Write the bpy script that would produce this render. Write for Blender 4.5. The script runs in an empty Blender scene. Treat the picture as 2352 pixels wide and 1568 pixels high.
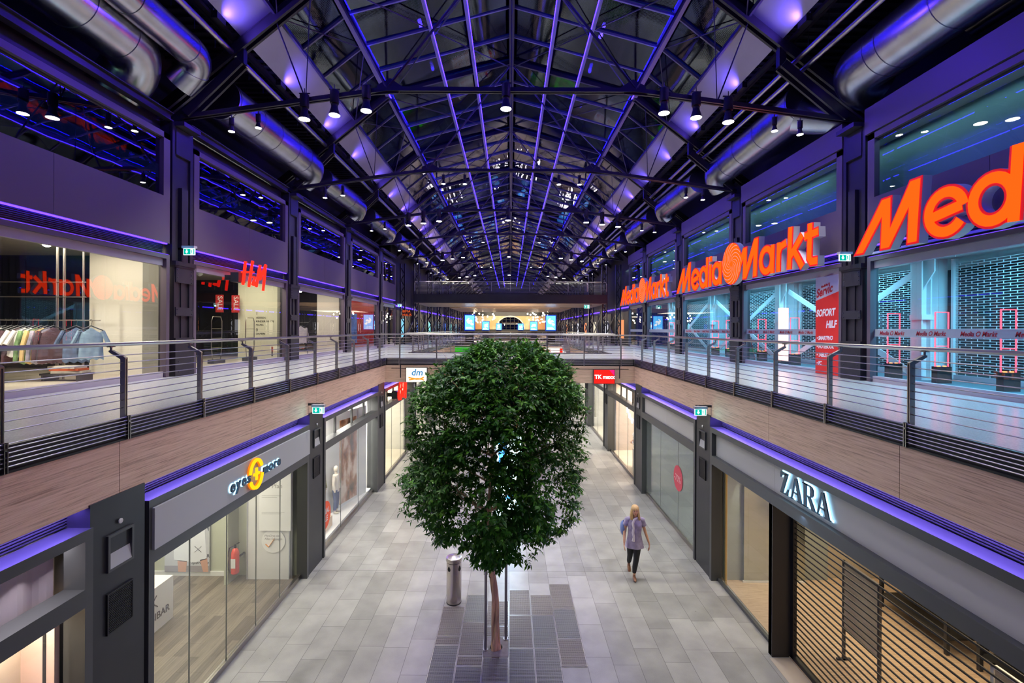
import bpy, math, random
from math import sin, cos, pi, radians, sqrt, atan2
from mathutils import Vector, Matrix
random.seed(7)
SC = bpy.context.scene
COL = SC.collection
# ---------------------------------------------------------------- camera, world, exposure
FPX, CAMZ = 1096.0, 5.8
cd = bpy.data.cameras.new('camera'); cam = bpy.data.objects.new('camera', cd); COL.objects.link(cam)
cd.sensor_width = 36.0; cd.sensor_fit = 'HORIZONTAL'; cd.lens = FPX*36/2352
cd.shift_x = 4/2352; cd.shift_y = -28/2352
cd.clip_start = 0.05; cd.clip_end = 400
cam.location = (0, 0, CAMZ); cam.rotation_euler = (pi/2, -0.005, 0)
SC.camera = cam
SC.view_settings.view_transform = 'Standard'; SC.view_settings.look = 'None'
SC.view_settings.exposure = 0.12; SC.view_settings.gamma = 1.0
SC.view_settings.use_curve_mapping = False
W = bpy.data.worlds.new('world'); SC.world = W; W.use_nodes = True
W.node_tree.nodes['Background'].inputs[0].default_value = (0.10, 0.17, 0.95, 1)
W.node_tree.nodes['Background'].inputs[1].default_value = 0.08
cy = SC.cycles
cy.max_bounces = 6; cy.diffuse_bounces = 2; cy.glossy_bounces = 3; cy.transmission_bounces = 2
cy.transparent_max_bounces = 16; cy.sample_clamp_indirect = 4.0; cy.sample_clamp_direct = 0
cy.caustics_reflective = False; cy.caustics_refractive = False
cy.use_denoising = True; cy.use_adaptive_sampling = True; cy.adaptive_threshold = 0.1
try: cy.use_light_tree = True
except Exception: pass

def light(kind, loc, power, color=(1, 1, 1), size=0.2, size_y=None, rot=None, spot=None, blend=0.5, target=None, name=None):
    l = bpy.data.lights.new(name or 'lamp_light', kind); l.energy = power; l.color = color
    if kind == 'AREA':
        l.size = size
        if size_y: l.shape = 'RECTANGLE'; l.size_y = size_y
    elif kind == 'SPOT':
        l.shadow_soft_size = size; l.spot_size = radians(spot or 60); l.spot_blend = blend
    else: l.shadow_soft_size = size
    o = bpy.data.objects.new(name or 'lamp_light', l); COL.objects.link(o); o.location = loc
    if rot: o.rotation_euler = rot
    if target is not None:
        d = Vector(target)-Vector(loc); o.rotation_euler = d.to_track_quat('-Z', 'Y').to_euler()
    return o

# ---------------------------------------------------------------- materials
MATS = {}
def mat(name, color, rough=0.5, metal=0.0, emit=None, estr=0.0, bump=0.0, bscale=20.0, var=0.0, vscale=3.0, spec=None, coat=0.0, stretch=None, dir_noise=None):
    if name in MATS: return MATS[name]
    m = bpy.data.materials.new(name); m.use_nodes = True; nt = m.node_tree; b = nt.nodes['Principled BSDF']
    b.inputs['Base Color'].default_value = (*color, 1); b.inputs['Roughness'].default_value = rough
    b.inputs['Metallic'].default_value = metal
    if spec is not None: b.inputs['Specular IOR Level'].default_value = spec
    if coat: b.inputs['Coat Weight'].default_value = coat
    if emit:
        b.inputs['Emission Color'].default_value = (*emit, 1); b.inputs['Emission Strength'].default_value = estr
    if var or bump:
        tc = nt.nodes.new('ShaderNodeTexCoord'); mp = nt.nodes.new('ShaderNodeMapping')
        nt.links.new(tc.outputs['Object'], mp.inputs[0])
        if stretch: mp.inputs['Scale'].default_value = stretch
    if var:
        n = nt.nodes.new('ShaderNodeTexNoise'); n.inputs['Scale'].default_value = vscale; n.inputs['Detail'].default_value = 5
        nt.links.new(mp.outputs[0], n.inputs['Vector'])
        mx = nt.nodes.new('ShaderNodeMix'); mx.data_type = 'RGBA'
        r = nt.nodes.new('ShaderNodeMapRange'); r.inputs[1].default_value = .3; r.inputs[2].default_value = .7
        nt.links.new(n.outputs[0], r.inputs[0]); nt.links.new(r.outputs[0], mx.inputs[0])
        mx.inputs[6].default_value = (*[max(0, c*(1-var)) for c in color], 1)
        mx.inputs[7].default_value = (*[min(1, c*(1+var)) for c in color], 1)
        nt.links.new(mx.outputs[2], b.inputs['Base Color'])
    if bump:
        n2 = nt.nodes.new('ShaderNodeTexNoise'); n2.inputs['Scale'].default_value = bscale; n2.inputs['Detail'].default_value = 4
        nt.links.new(mp.outputs[0], n2.inputs['Vector'])
        bp = nt.nodes.new('ShaderNodeBump'); bp.inputs['Strength'].default_value = bump; bp.inputs['Distance'].default_value = .01
        nt.links.new(n2.outputs[0], bp.inputs['Height']); nt.links.new(bp.outputs[0], b.inputs['Normal'])
    MATS[name] = m; return m

def emat(name, color, s):
    if name in MATS: return MATS[name]
    m = bpy.data.materials.new(name); m.use_nodes = True; nt = m.node_tree; nt.nodes.clear()
    e = nt.nodes.new('ShaderNodeEmission'); e.inputs[0].default_value = (*color, 1); e.inputs[1].default_value = s
    o = nt.nodes.new('ShaderNodeOutputMaterial'); nt.links.new(e.outputs[0], o.inputs[0])
    MATS[name] = m; return m

def glass(name, tint=(1, 1, 1), boost=1.0, base=0.02, rough=0.0, bump=0.0, bscale=1.0, milk=0.0, milkcol=(.8, .8, .8)):
    """thin pane: mostly clear, fresnel mirror on top, optional frosted film"""
    if name in MATS: return MATS[name]
    m = bpy.data.materials.new(name); m.use_nodes = True; nt = m.node_tree; nt.nodes.clear()
    N = nt.nodes.new; L = nt.links.new
    t = N('ShaderNodeBsdfTransparent'); t.inputs[0].default_value = (*tint, 1)
    body = t.outputs[0]
    if milk:
        df = N('ShaderNodeBsdfDiffuse'); df.inputs[0].default_value = (*milkcol, 1)
        mm = N('ShaderNodeMixShader'); mm.inputs[0].default_value = milk
        L(t.outputs[0], mm.inputs[1]); L(df.outputs[0], mm.inputs[2]); body = mm.outputs[0]
    g = N('ShaderNodeBsdfGlossy'); g.inputs['Roughness'].default_value = rough; g.inputs[0].default_value = (1, 1, 1, 1)
    fr = N('ShaderNodeFresnel'); fr.inputs[0].default_value = 1.5
    ml = N('ShaderNodeMath'); ml.operation = 'MULTIPLY_ADD'; ml.inputs[1].default_value = boost; ml.inputs[2].default_value = base; ml.use_clamp = True
    L(fr.outputs[0], ml.inputs[0])
    geo = N('ShaderNodeNewGeometry'); inv = N('ShaderNodeMath'); inv.operation = 'SUBTRACT'; inv.inputs[0].default_value = 1.0; L(geo.outputs['Backfacing'], inv.inputs[1])
    fac = N('ShaderNodeMath'); fac.operation = 'MULTIPLY'; L(ml.outputs[0], fac.inputs[0]); L(inv.outputs[0], fac.inputs[1])
    if bump:
        tc = N('ShaderNodeTexCoord'); n2 = N('ShaderNodeTexNoise'); n2.inputs['Scale'].default_value = bscale; n2.inputs['Detail'].default_value = 2
        L(tc.outputs['Object'], n2.inputs['Vector'])
        bp = N('ShaderNodeBump'); bp.inputs['Strength'].default_value = bump; bp.inputs['Distance'].default_value = .05
        L(n2.outputs[0], bp.inputs['Height']); L(bp.outputs[0], g.inputs['Normal']); L(bp.outputs[0], fr.inputs['Normal'])
    mx = N('ShaderNodeMixShader'); L(fac.outputs[0], mx.inputs[0]); L(body, mx.inputs[1]); L(g.outputs[0], mx.inputs[2])
    o = N('ShaderNodeOutputMaterial'); L(mx.outputs[0], o.inputs[0])
    MATS[name] = m; return m

# ---------------------------------------------------------------- mesh helpers
class MB:
    def __init__(s): s.v = []; s.f = []
    def add(s, vs, fs):
        n = len(s.v); s.v += [tuple(v) for v in vs]; s.f += [tuple(i+n for i in f) for f in fs]; return s
    def box(s, x0, x1, y0, y1, z0, z1):
        if x0 > x1: x0, x1 = x1, x0
        if y0 > y1: y0, y1 = y1, y0
        if z0 > z1: z0, z1 = z1, z0
        return s.add([(x0,y0,z0),(x1,y0,z0),(x1,y1,z0),(x0,y1,z0),(x0,y0,z1),(x1,y0,z1),(x1,y1,z1),(x0,y1,z1)],
                     [(0,3,2,1),(4,5,6,7),(0,1,5,4),(1,2,6,5),(2,3,7,6),(3,0,4,7)])
    def bar(s, p, q, w, h=None, up=(0, 0, 1)):
        p = Vector(p); q = Vector(q); h = h or w; d = (q-p).normalized(); u = Vector(up)
        if abs(d.dot(u)) > .98: u = Vector((0, 1, 0))
        a = d.cross(u).normalized(); b = a.cross(d).normalized(); a *= w/2; b *= h/2
        return s.add([p-a-b, p+a-b, p+a+b, p-a+b, q-a-b, q+a-b, q+a+b, q-a+b],
                     [(0,1,2,3),(7,6,5,4),(0,4,5,1),(1,5,6,2),(2,6,7,3),(3,7,4,0)])
    def ibeam(s, p, q, w, h, t=.02, up=(0, 0, 1)):
        p = Vector(p); q = Vector(q); d = (q-p).normalized(); u = Vector(up)
        if abs(d.dot(u)) > .98: u = Vector((0, 1, 0))
        a = d.cross(u).normalized(); b = a.cross(d).normalized()
        s.bar(p+b*(h/2-t/2), q+b*(h/2-t/2), w, t, b); s.bar(p-b*(h/2-t/2), q-b*(h/2-t/2), w, t, b); s.bar(p, q, t, h-2*t, b); return s
    def tube(s, p, q, r, n=8, r2=None, cap=True):
        p = Vector(p); q = Vector(q); d = (q-p).normalized(); r2 = r if r2 is None else r2
        u = Vector((0, 0, 1)) if abs(d.z) < .95 else Vector((1, 0, 0))
        a = d.cross(u).normalized(); b = a.cross(d)
        vs = [p+(a*cos(2*pi*i/n)+b*sin(2*pi*i/n))*r for i in range(n)]+[q+(a*cos(2*pi*i/n)+b*sin(2*pi*i/n))*r2 for i in range(n)]
        fs = [(i, (i+1) % n, n+(i+1) % n, n+i) for i in range(n)]
        if cap: fs += [tuple(range(n-1, -1, -1)), tuple(range(n, 2*n))]
        return s.add(vs, fs)
    def path(s, pts, r, n=8, cap=True, rs=None):
        pts = [Vector(p) for p in pts]; m = len(pts); vs = []
        a0 = None
        for k, p in enumerate(pts):
            d = (pts[min(k+1, m-1)]-pts[max(k-1, 0)]).normalized()
            if a0 is None:
                u = Vector((0, 0, 1)) if abs(d.z) < .95 else Vector((1, 0, 0)); a = d.cross(u).normalized()
            else: a = (a0-d*a0.dot(d)).normalized()
            a0 = a; b = a.cross(d); rr = rs[k] if rs else r
            vs += [p+(a*cos(2*pi*i/n)+b*sin(2*pi*i/n))*rr for i in range(n)]
        fs = [(k*n+i, k*n+(i+1) % n, (k+1)*n+(i+1) % n, (k+1)*n+i) for k in range(m-1) for i in range(n)]
        if cap: fs += [tuple(range(n-1, -1, -1)), tuple(range((m-1)*n, m*n))]
        return s.add(vs, fs)
    def lathe(s, prof, o=(0, 0, 0), n=20, axis='z'):
        vs = []
        for (r, z) in prof:
            for i in range(n):
                a = 2*pi*i/n; x, y = r*cos(a), r*sin(a)
                vs.append((o[0]+x, o[1]+y, o[2]+z) if axis == 'z' else ((o[0]+z, o[1]+x, o[2]+y) if axis == 'x' else (o[0]+x, o[1]+z, o[2]+y)))
        m = len(prof)
        fs = [(k*n+i, k*n+(i+1) % n, (k+1)*n+(i+1) % n, (k+1)*n+i) for k in range(m-1) for i in range(n)]
        if prof[0][0] > 1e-4: fs.append(tuple(range(n-1, -1, -1)))
        if prof[-1][0] > 1e-4: fs.append(tuple(range((m-1)*n, m*n)))
        return s.add(vs, fs)
    def ell(s, c, r, n=16, m=10):
        prof = [(max(1e-5, sin(pi*k/m)), -cos(pi*k/m)) for k in range(m+1)]
        k0 = len(s.v); s.lathe(prof, (0, 0, 0), n)
        s.v[k0:] = [(c[0]+v[0]*r[0], c[1]+v[1]*r[1], c[2]+v[2]*r[2]) for v in s.v[k0:]]; return s
    def prism(s, poly, fn, t0, t1):
        """poly of (u,v); fn(u,v,t) -> xyz"""
        n = len(poly); vs = [fn(u, v, t0) for u, v in poly]+[fn(u, v, t1) for u, v in poly]
        fs = [tuple(range(n)), tuple(range(2*n-1, n-1, -1))]+[(i, (i+1) % n, n+(i+1) % n, n+i) for i in range(n)]
        return s.add(vs, fs)
    def xf(s, M):
        s.v = [tuple(M @ Vector(v)) for v in s.v]; return s
    def build(s, name, m, parent=None, smooth=False, kind=None, ang=35):
        me = bpy.data.meshes.new(name); me.from_pydata(s.v, [], s.f); me.update()
        import bmesh
        bm = bmesh.new(); bm.from_mesh(me); bmesh.ops.recalc_face_normals(bm, faces=bm.faces); bm.to_mesh(me); bm.free()
        if smooth:
            me.polygons.foreach_set('use_smooth', [True]*len(me.polygons))
            me.set_sharp_from_angle(angle=radians(ang))
        if m: me.materials.append(m)
        o = bpy.data.objects.new(name, me); COL.objects.link(o)
        if parent: o.parent = parent
        if kind: o['kind'] = kind
        return o

def thing(name, label, cat, loc=(0, 0, 0), rz=0, group=None):
    o = bpy.data.objects.new(name, None); COL.objects.link(o); o.empty_display_size = .1
    o.location = loc; o.rotation_euler = (0, 0, rz); o['label'] = label; o['category'] = cat
    if group: o['group'] = group
    return o
def tag(o, label, cat, group=None):
    o['label'] = label; o['category'] = cat
    if group: o['group'] = group
    return o
def struct(name, mb, m, parent=None, smooth=False):
    o = mb.build(name, m, parent, smooth)
    if not parent: o['kind'] = 'structure'
    return o
def dup(root, loc=None, rz=None, label=None, group=None):
    r = root.copy(); COL.objects.link(r)
    if loc is not None: r.location = loc
    if rz is not None: r.rotation_euler = (0, 0, rz)
    if label: r['label'] = label
    if group: r['group'] = group
    for ch in list(root.children):
        c = ch.copy(); COL.objects.link(c); c.parent = r
        for g in list(ch.children):
            d = g.copy(); COL.objects.link(d); d.parent = c
    return r
def text_mesh(txt, size=1.0, extrude=.01, offset=0.0, shear=0.0, xs=1.0, align='LEFT', bevel=0.0):
    c = bpy.data.curves.new('text', 'FONT'); c.body = txt; c.size = size; c.extrude = extrude; c.offset = offset
    c.shear = shear; c.align_x = align; c.resolution_u = 4; c.bevel_depth = bevel
    o = bpy.data.objects.new('text', c); COL.objects.link(o)
    bpy.context.view_layer.update()
    me = bpy.data.meshes.new_from_object(o.evaluated_get(bpy.context.evaluated_depsgraph_get()))
    bpy.data.objects.remove(o); bpy.data.curves.remove(c)
    vs = [(v.co.x*xs, v.co.y, v.co.z) for v in me.vertices]; fs = [tuple(p.vertices) for p in me.polygons]
    bpy.data.meshes.remove(me)
    return vs, fs
def text_part(txt, name, m, parent, fn, **kw):
    """fn maps (x,y,z) of the flat text to local xyz"""
    vs, fs = text_mesh(txt, **kw)
    if not vs: return None
    b = MB(); b.add([fn(*v) for v in vs], fs)
    return b.build(name, m, parent)
ORD = ['first', 'second', 'third', 'fourth', 'fifth', 'sixth', 'seventh', 'eighth', 'ninth', 'tenth', 'eleventh', 'twelfth', 'thirteenth', 'fourteenth', 'fifteenth', 'sixteenth', 'seventeenth', 'eighteenth', 'nineteenth', 'twentieth']
def sname(s): return 'left' if s < 0 else 'right'

# ---------------------------------------------------------------- shared dimensions
D1 = 4.68      # half width of the lower hall, shopfront plane
D2 = 7.90      # half width of the upper hall
ZF = 4.66      # upper floor
YC = [5.75+5.85*k for k in range(0, 18)]   # column lines
def py(px, D): return FPX*D/abs(px-1172)      # depth of a feature at pixel x on the plane |x| = D

M_dark = mat('anthracite_metal', (.034, .036, .040), .42, .3, var=.12, vscale=1.5)
M_frame = mat('grey_shopfront_metal', (.075, .078, .08), .42, .25)
M_black = mat('black_steel', (.014, .014, .017), .45, .2)
M_steel = mat('dark_painted_steel', (.045, .042, .052), .42, .35, var=.15, vscale=2)
M_rail = mat('brushed_stainless_rail', (.42, .39, .36), .3, 1.0)
M_silver = mat('galvanised_duct', (.52, .53, .55), .27, 1.0, bump=.03, bscale=2, var=.12, vscale=2.5)
M_panel = mat('dark_cladding_panel', (.12, .09, .115), .5, .1)
M_lilac = mat('lilac_grey_trim', (.42, .38, .44), .5)
M_white = mat('white_paint', (.72, .72, .70), .55)
M_cream = mat('cream_wall', (.66, .64, .56), .6)
M_beige = mat('beige_wall', (.60, .55, .44), .6)
M_greypanel = mat('pale_grey_sign_panel', (.44, .44, .46), .45)
M_led = emat('violet_led', (.22, .14, 1.0), 66)
M_led2 = emat('violet_led_strip', (.045, .016, 1.0), 9)
M_glass = glass('clear_shop_glass', (.97, .985, .975), 1.3, .02)
M_glass_dark = glass('dark_upper_glass', (.35, .42, .5), 1.6, .12, bump=.05, bscale=.8)
# ================================================================ STRUCTURE
DU = {-1: 7.90, 1: 8.15}
def node_tile_mat():
    m = bpy.data.materials.new('granite_slabs'); m.use_nodes = True; nt = m.node_tree; b = nt.nodes['Principled BSDF']
    N = nt.nodes.new; L = nt.links.new
    def math(op, a, bb=None, c=None, clamp=False):
        n = N('ShaderNodeMath'); n.operation = op; n.use_clamp = clamp
        for i, x in enumerate((a, bb, c)):
            if x is None: continue
            if isinstance(x, (int, float)): n.inputs[i].default_value = x
            else: L(x, n.inputs[i])
        return n.outputs[0]
    tc = N('ShaderNodeTexCoord'); sp = N('ShaderNodeSeparateXYZ'); L(tc.outputs['Object'], sp.inputs[0])
    X, Y = sp.outputs[0], sp.outputs[1]
    u = math('DIVIDE', X, .455); fu = math('FLOOR', u)
    w1 = N('ShaderNodeTexWhiteNoise'); w1.noise_dimensions = '1D'; L(fu, w1.inputs['W'])
    v = math('ADD', math('DIVIDE', Y, .93), w1.outputs[0]); 
    # continuous expansion joints every 5.85 m
    yb = math('DIVIDE', math('SUBTRACT', Y, 11.45-5.85*4), 5.85); fyb = math('FLOOR', yb)
    v = math('ADD', v, math('MULTIPLY', fyb, .37)); fv = math('FLOOR', v)
    cmb = N('ShaderNodeCombineXYZ'); L(fu, cmb.inputs[0]); L(fv, cmb.inputs[1]); L(fyb, cmb.inputs[2])
    w2 = N('ShaderNodeTexWhiteNoise'); w2.noise_dimensions = '3D'; L(cmb.outputs[0], w2.inputs['Vector'])
    def dist(x): # distance to nearest integer
        f = math('FRACT', x); return math('MINIMUM', f, math('SUBTRACT', 1.0, f))
    g = math('MINIMUM', math('MULTIPLY', dist(u), .455), math('MULTIPLY', dist(v), .93))
    g = math('MINIMUM', g, math('MULTIPLY', dist(yb), 5.85/1.6))
    joint = N('ShaderNodeMapRange'); joint.inputs[1].default_value = .002; joint.inputs[2].default_value = .0055; L(g, joint.inputs[0])
    ns = N('ShaderNodeTexNoise'); ns.inputs['Scale'].default_value = 130; ns.inputs['Detail'].default_value = 6; ns.inputs['Roughness'].default_value = .8; L(tc.outputs['Object'], ns.inputs['Vector'])
    nb = N('ShaderNodeTexNoise'); nb.inputs['Scale'].default_value = 2.2; nb.inputs['Detail'].default_value = 5; L(tc.outputs['Object'], nb.inputs['Vector'])
    vor = N('ShaderNodeTexVoronoi'); vor.inputs['Scale'].default_value = 1.7; L(tc.outputs['Object'], vor.inputs['Vector'])
    spot = N('ShaderNodeMapRange'); spot.inputs[1].default_value = .012; spot.inputs[2].default_value = .03; L(vor.outputs['Distance'], spot.inputs[0])
    val = math('ADD', .30, math('MULTIPLY', math('SUBTRACT', w2.outputs[0], .5), .10))
    val = math('ADD', val, math('MULTIPLY', math('SUBTRACT', ns.outputs[0], .5), .34))
    val = math('ADD', val, math('MULTIPLY', math('SUBTRACT', nb.outputs[0], .5), .22))
    val = math('MULTIPLY', val, math('ADD', .35, math('MULTIPLY', joint.outputs[0], .65)))
    val = math('MULTIPLY', val, math('ADD', .4, math('MULTIPLY', spot.outputs[0], .6)))
    cr = N('ShaderNodeCombineColor'); L(math('MULTIPLY', val, 1.0), cr.inputs[0]); L(math('MULTIPLY', val, .975), cr.inputs[1]); L(math('MULTIPLY', val, .92), cr.inputs[2])
    L(cr.outputs[0], b.inputs['Base Color'])
    L(math('ADD', .24, math('MULTIPLY', nb.outputs[0], .22)), b.inputs['Roughness'])
    return m
M_floor = node_tile_mat()
M_walk = mat('terrazzo_walkway', (.46, .47, .47), .22, 0, var=.14, vscale=60, bump=.02, bscale=90)
def wood_mat(name, c1, c2, c3, sc=(3, 3, 60), rough=.55):
    """timber cladding: long thin horizontal streaks"""
    m = bpy.data.materials.new(name); m.use_nodes = True; nt = m.node_tree; b = nt.nodes['Principled BSDF']; N = nt.nodes.new; L = nt.links.new
    tc = N('ShaderNodeTexCoord'); mp = N('ShaderNodeMapping'); mp.inputs['Scale'].default_value = sc; L(tc.outputs['Object'], mp.inputs[0])
    n = N('ShaderNodeTexNoise'); n.inputs['Scale'].default_value = 1.0; n.inputs['Detail'].default_value = 7; n.inputs['Roughness'].default_value = .7; L(mp.outputs[0], n.inputs['Vector'])
    cr = N('ShaderNodeValToRGB'); e = cr.color_ramp.elements
    e[0].position = .3; e[0].color = (*c1, 1); e[1].position = .68; e[1].color = (*c3, 1); x = e.new(.48); x.color = (*c2, 1)
    L(n.outputs[0], cr.inputs[0]); L(cr.outputs[0], b.inputs['Base Color']); b.inputs['Roughness'].default_value = rough
    bp = N('ShaderNodeBump'); bp.inputs['Strength'].default_value = .25; bp.inputs['Distance'].default_value = .01; L(n.outputs[0], bp.inputs['Height']); L(bp.outputs[0], b.inputs['Normal'])
    MATS[name] = m; return m
M_wood = wood_mat('ribbed_timber_cladding', (.27, .165, .11), (.70, .48, .35), (.82, .62, .48), (1.6, 1.6, 75))
M_soffit = mat('timber_soffit', (.62, .42, .27), .4, var=.15, vscale=4)

struct('floor', MB().box(-4.98, 4.98, -3, 118, -.3, 0), M_floor)
# upper slabs: walkways, bridges across the void, ring beyond
VOIDS = [(-3.0, 18.1), (22.6, 41.0), (46.0, 64.0), (69.0, 88.0)]
HV = 4.72
n_tr = [0]
def trim(mb, m, smooth=False):
    n_tr[0] += 1; return struct('trim_%d' % n_tr[0], mb, m, None, smooth)
for s in (-1, 1):
    sl = MB().box(s*(HV+.10), s*14.2, -3, 118, ZF-.84, ZF)
    struct('floor', sl, M_walk)
ends = [(18.1, 22.6), (41.0, 46.0), (64.0, 69.0), (88.0, 118)]
for a, b_ in ends:
    struct('floor', MB().box(-HV-.10, HV+.10, a+.10, b_-.10, ZF-.84, ZF), M_walk)
# timber fascias with joints, dark edge channel above
for s in (-1, 1):
    for (a, b_) in VOIDS:
        mb = MB(); y = a
        while y < b_-.01:
            y2 = min(y+2.925, b_); mb.box(s*HV, s*(HV+.10), y+.004, y2-.004, 3.775, 4.42); y = y2
        trim(mb, M_wood)
        trim(MB().box(s*(HV+.012), s*(HV+.10), a, b_, 4.42, ZF+.02).box(s*(HV-.01), s*(HV+.02), a, b_, 4.42, 4.445), M_black)
for (a, b_) in ends:
    for yy, sg in ((a, 1), (b_, -1)):
        if yy > 100: continue
        trim(MB().box(-HV, HV, yy, yy+sg*.10, 3.775, 4.42), M_wood)
        trim(MB().box(-HV, HV, yy+sg*.012, yy+sg*.10, 4.42, ZF+.02), M_black)
# soffits over ground passage where the bridges are
for (a, b_) in ends:
    struct('ceiling', MB().box(-HV, HV, a+.1, b_-.1, 3.80, 3.815), M_dark)
# ---------------------------------------------------------------- ground columns
SHOP_Y = [(5.75+5.85*k) for k in range(-1, 18)]
def ground_column(s, yc, label):
    t = thing('column', label, 'column', (s*D1, yc, 0))
    X = lambda d: s*d
    MB().box(X(.02), X(.42), -.40, .40, 0, 3.80).build('casing', M_dark, t)
    # niche lamp: recessed box with pale reflector and small round button above, vent grille below
    z0, z1 = 2.93, 3.36
    fr = MB().box(X(-.012), X(.02), -.19, -.16, z0, z1).box(X(-.012), X(.02), .16, .19, z0, z1).box(X(-.012), X(.02), -.16, .16, z0, z0+.03).box(X(-.012), X(.02), -.16, .16, z1-.03, z1)
    n = fr.build('lamp_niche', M_frame, t)
    MB().add([(X(.019), -.16, z0+.03), (X(.019), .16, z0+.03), (X(.019), .16, z0+.2), (X(.019), -.16, z0+.2), (X(-.008), -.16, z0+.03), (X(-.008), .16, z0+.03)],
             [(0, 1, 2, 3), (4, 5, 2, 3), (4, 0, 3), (5, 2, 1), (0, 4, 5, 1)]).build('reflector', M_greypanel, n)
    MB().lathe([(.03, 0), (.03, .012), (.02, .016)], (0, 0, 0), 12, 'x').xf(Matrix.Translation((X(.008), 0, 3.47)) @ Matrix.Diagonal((-s, 1, 1, 1))).build('button', M_white, t)
    g = MB().box(X(-.006), X(.02), -.19, .19, 2.2, 2.215).box(X(-.006), X(.02), -.19, .19, 2.665, 2.68).box(X(-.006), X(.02), -.19, -.175, 2.215, 2.665).box(X(-.006), X(.02), .175, .19, 2.215, 2.665)
    for k in range(22): g.box(X(.0), X(.02), -.175, .175, 2.222+k*.0202, 2.232+k*.0202)
    g.build('vent_grille', M_black, t)
    return t
for s in (-1, 1):
    for k, yc in enumerate(SHOP_Y):
        if yc > 60: continue
        if yc < 3 or (s > 0 and k == 1): continue
        o = {1: 'nearest', 2: 'second from the camera', 3: 'third from the camera'}.get(k, '%s from the camera, deep under the bridges' % ORD[k-1])
        ground_column(s, yc, 'anthracite clad ground floor column with lamp niche on %s side, %s' % (sname(s), o))
# ---------------------------------------------------------------- ground shopfront frames and coves
def cove_ground(s, y0, y1):
    # louvre back + violet strip under the timber edge
    b = MB()
    for k in range(7): b.box(s*4.955, s*4.975, y0, y1, 3.57+k*.032, 3.583+k*.032)
    b.box(s*4.975, s*4.98, y0, y1, 3.55, 3.80)
    trim(b, M_frame)
    struct('ceiling', MB().box(s*(HV+.1), s*4.99, y0-.4, y1+.4, 3.80, 3.812), M_frame)
    l = MB().box(s*4.84, s*4.90, y0+.03, y1-.03, 3.778, 3.797).build('light_strip', M_led, None)
    return l
M_edge = mat('glass_edge_seal', (.16, .17, .15), .3)
def shopfront(s, y0, y1, label, panel='proud', panes=4, glass_mat=None, gd=4.85, name='shop_front', post=.10, panel_mat=None, has_glass=True, panes_to=None):
    t = thing(name, label, 'shopfront', (s*D1, y0, 0)); L = y1-y0
    X = lambda d: s*(d-D1)
    f = MB()
    f.box(X(D1), X(4.955), 0, L, 3.43, 3.55)                 # top box = cove shelf
    f.box(X(D1), X(4.92), 0, post, 0, 3.43).box(X(D1), X(4.92), L-post, L, 0, 3.43)
    f.box(X(D1+.0), X(4.92), post, L-post, 2.70, 2.90)
    f.build('frame', M_frame, t)
    if has_glass: MB().box(X(gd-.03), X(gd+.05), post, L-post, 0.0, .10).build('sill', M_rail, t)
    if panel:
        d = D1-.035 if panel == 'proud' else D1+.10
        pm = panel_mat or M_greypanel; z0, z1 = (2.885, 3.435) if panel == 'proud' else (2.90, 3.43)
        a, b_ = (.05, L-.05) if panel == 'proud' else (post, L-post)
        pb = MB(); q = max(1, round((b_-a)/2.5))
        for i in range(q): pb.box(X(d), X(d+.06), a+(b_-a)*i/q+.003, a+(b_-a)*(i+1)/q-.003, z0, z1)
        pb.build('sign_panel', pm, t)
    if has_glass:
        w = (L-2*post)/panes
        for i in range(panes):
            if i: MB().box(X(gd-.003), X(gd+.015), post+w*i-.005, post+w*i+.005, .10, 2.70).build('glass_edge', M_edge, t)
            p = MB().box(X(gd), X(gd+.012), post+w*i+.006, post+w*(i+1)-.006, .10, 2.70).build('glass_pane', glass_mat or M_glass, t)
    l = cove_ground(s, y0, y1); l.name = 'light_strip'
    l.parent = t; l.location = (-s*D1, -y0, 0)
    l.matrix_parent_inverse = Matrix.Identity(4)
    return t
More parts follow.
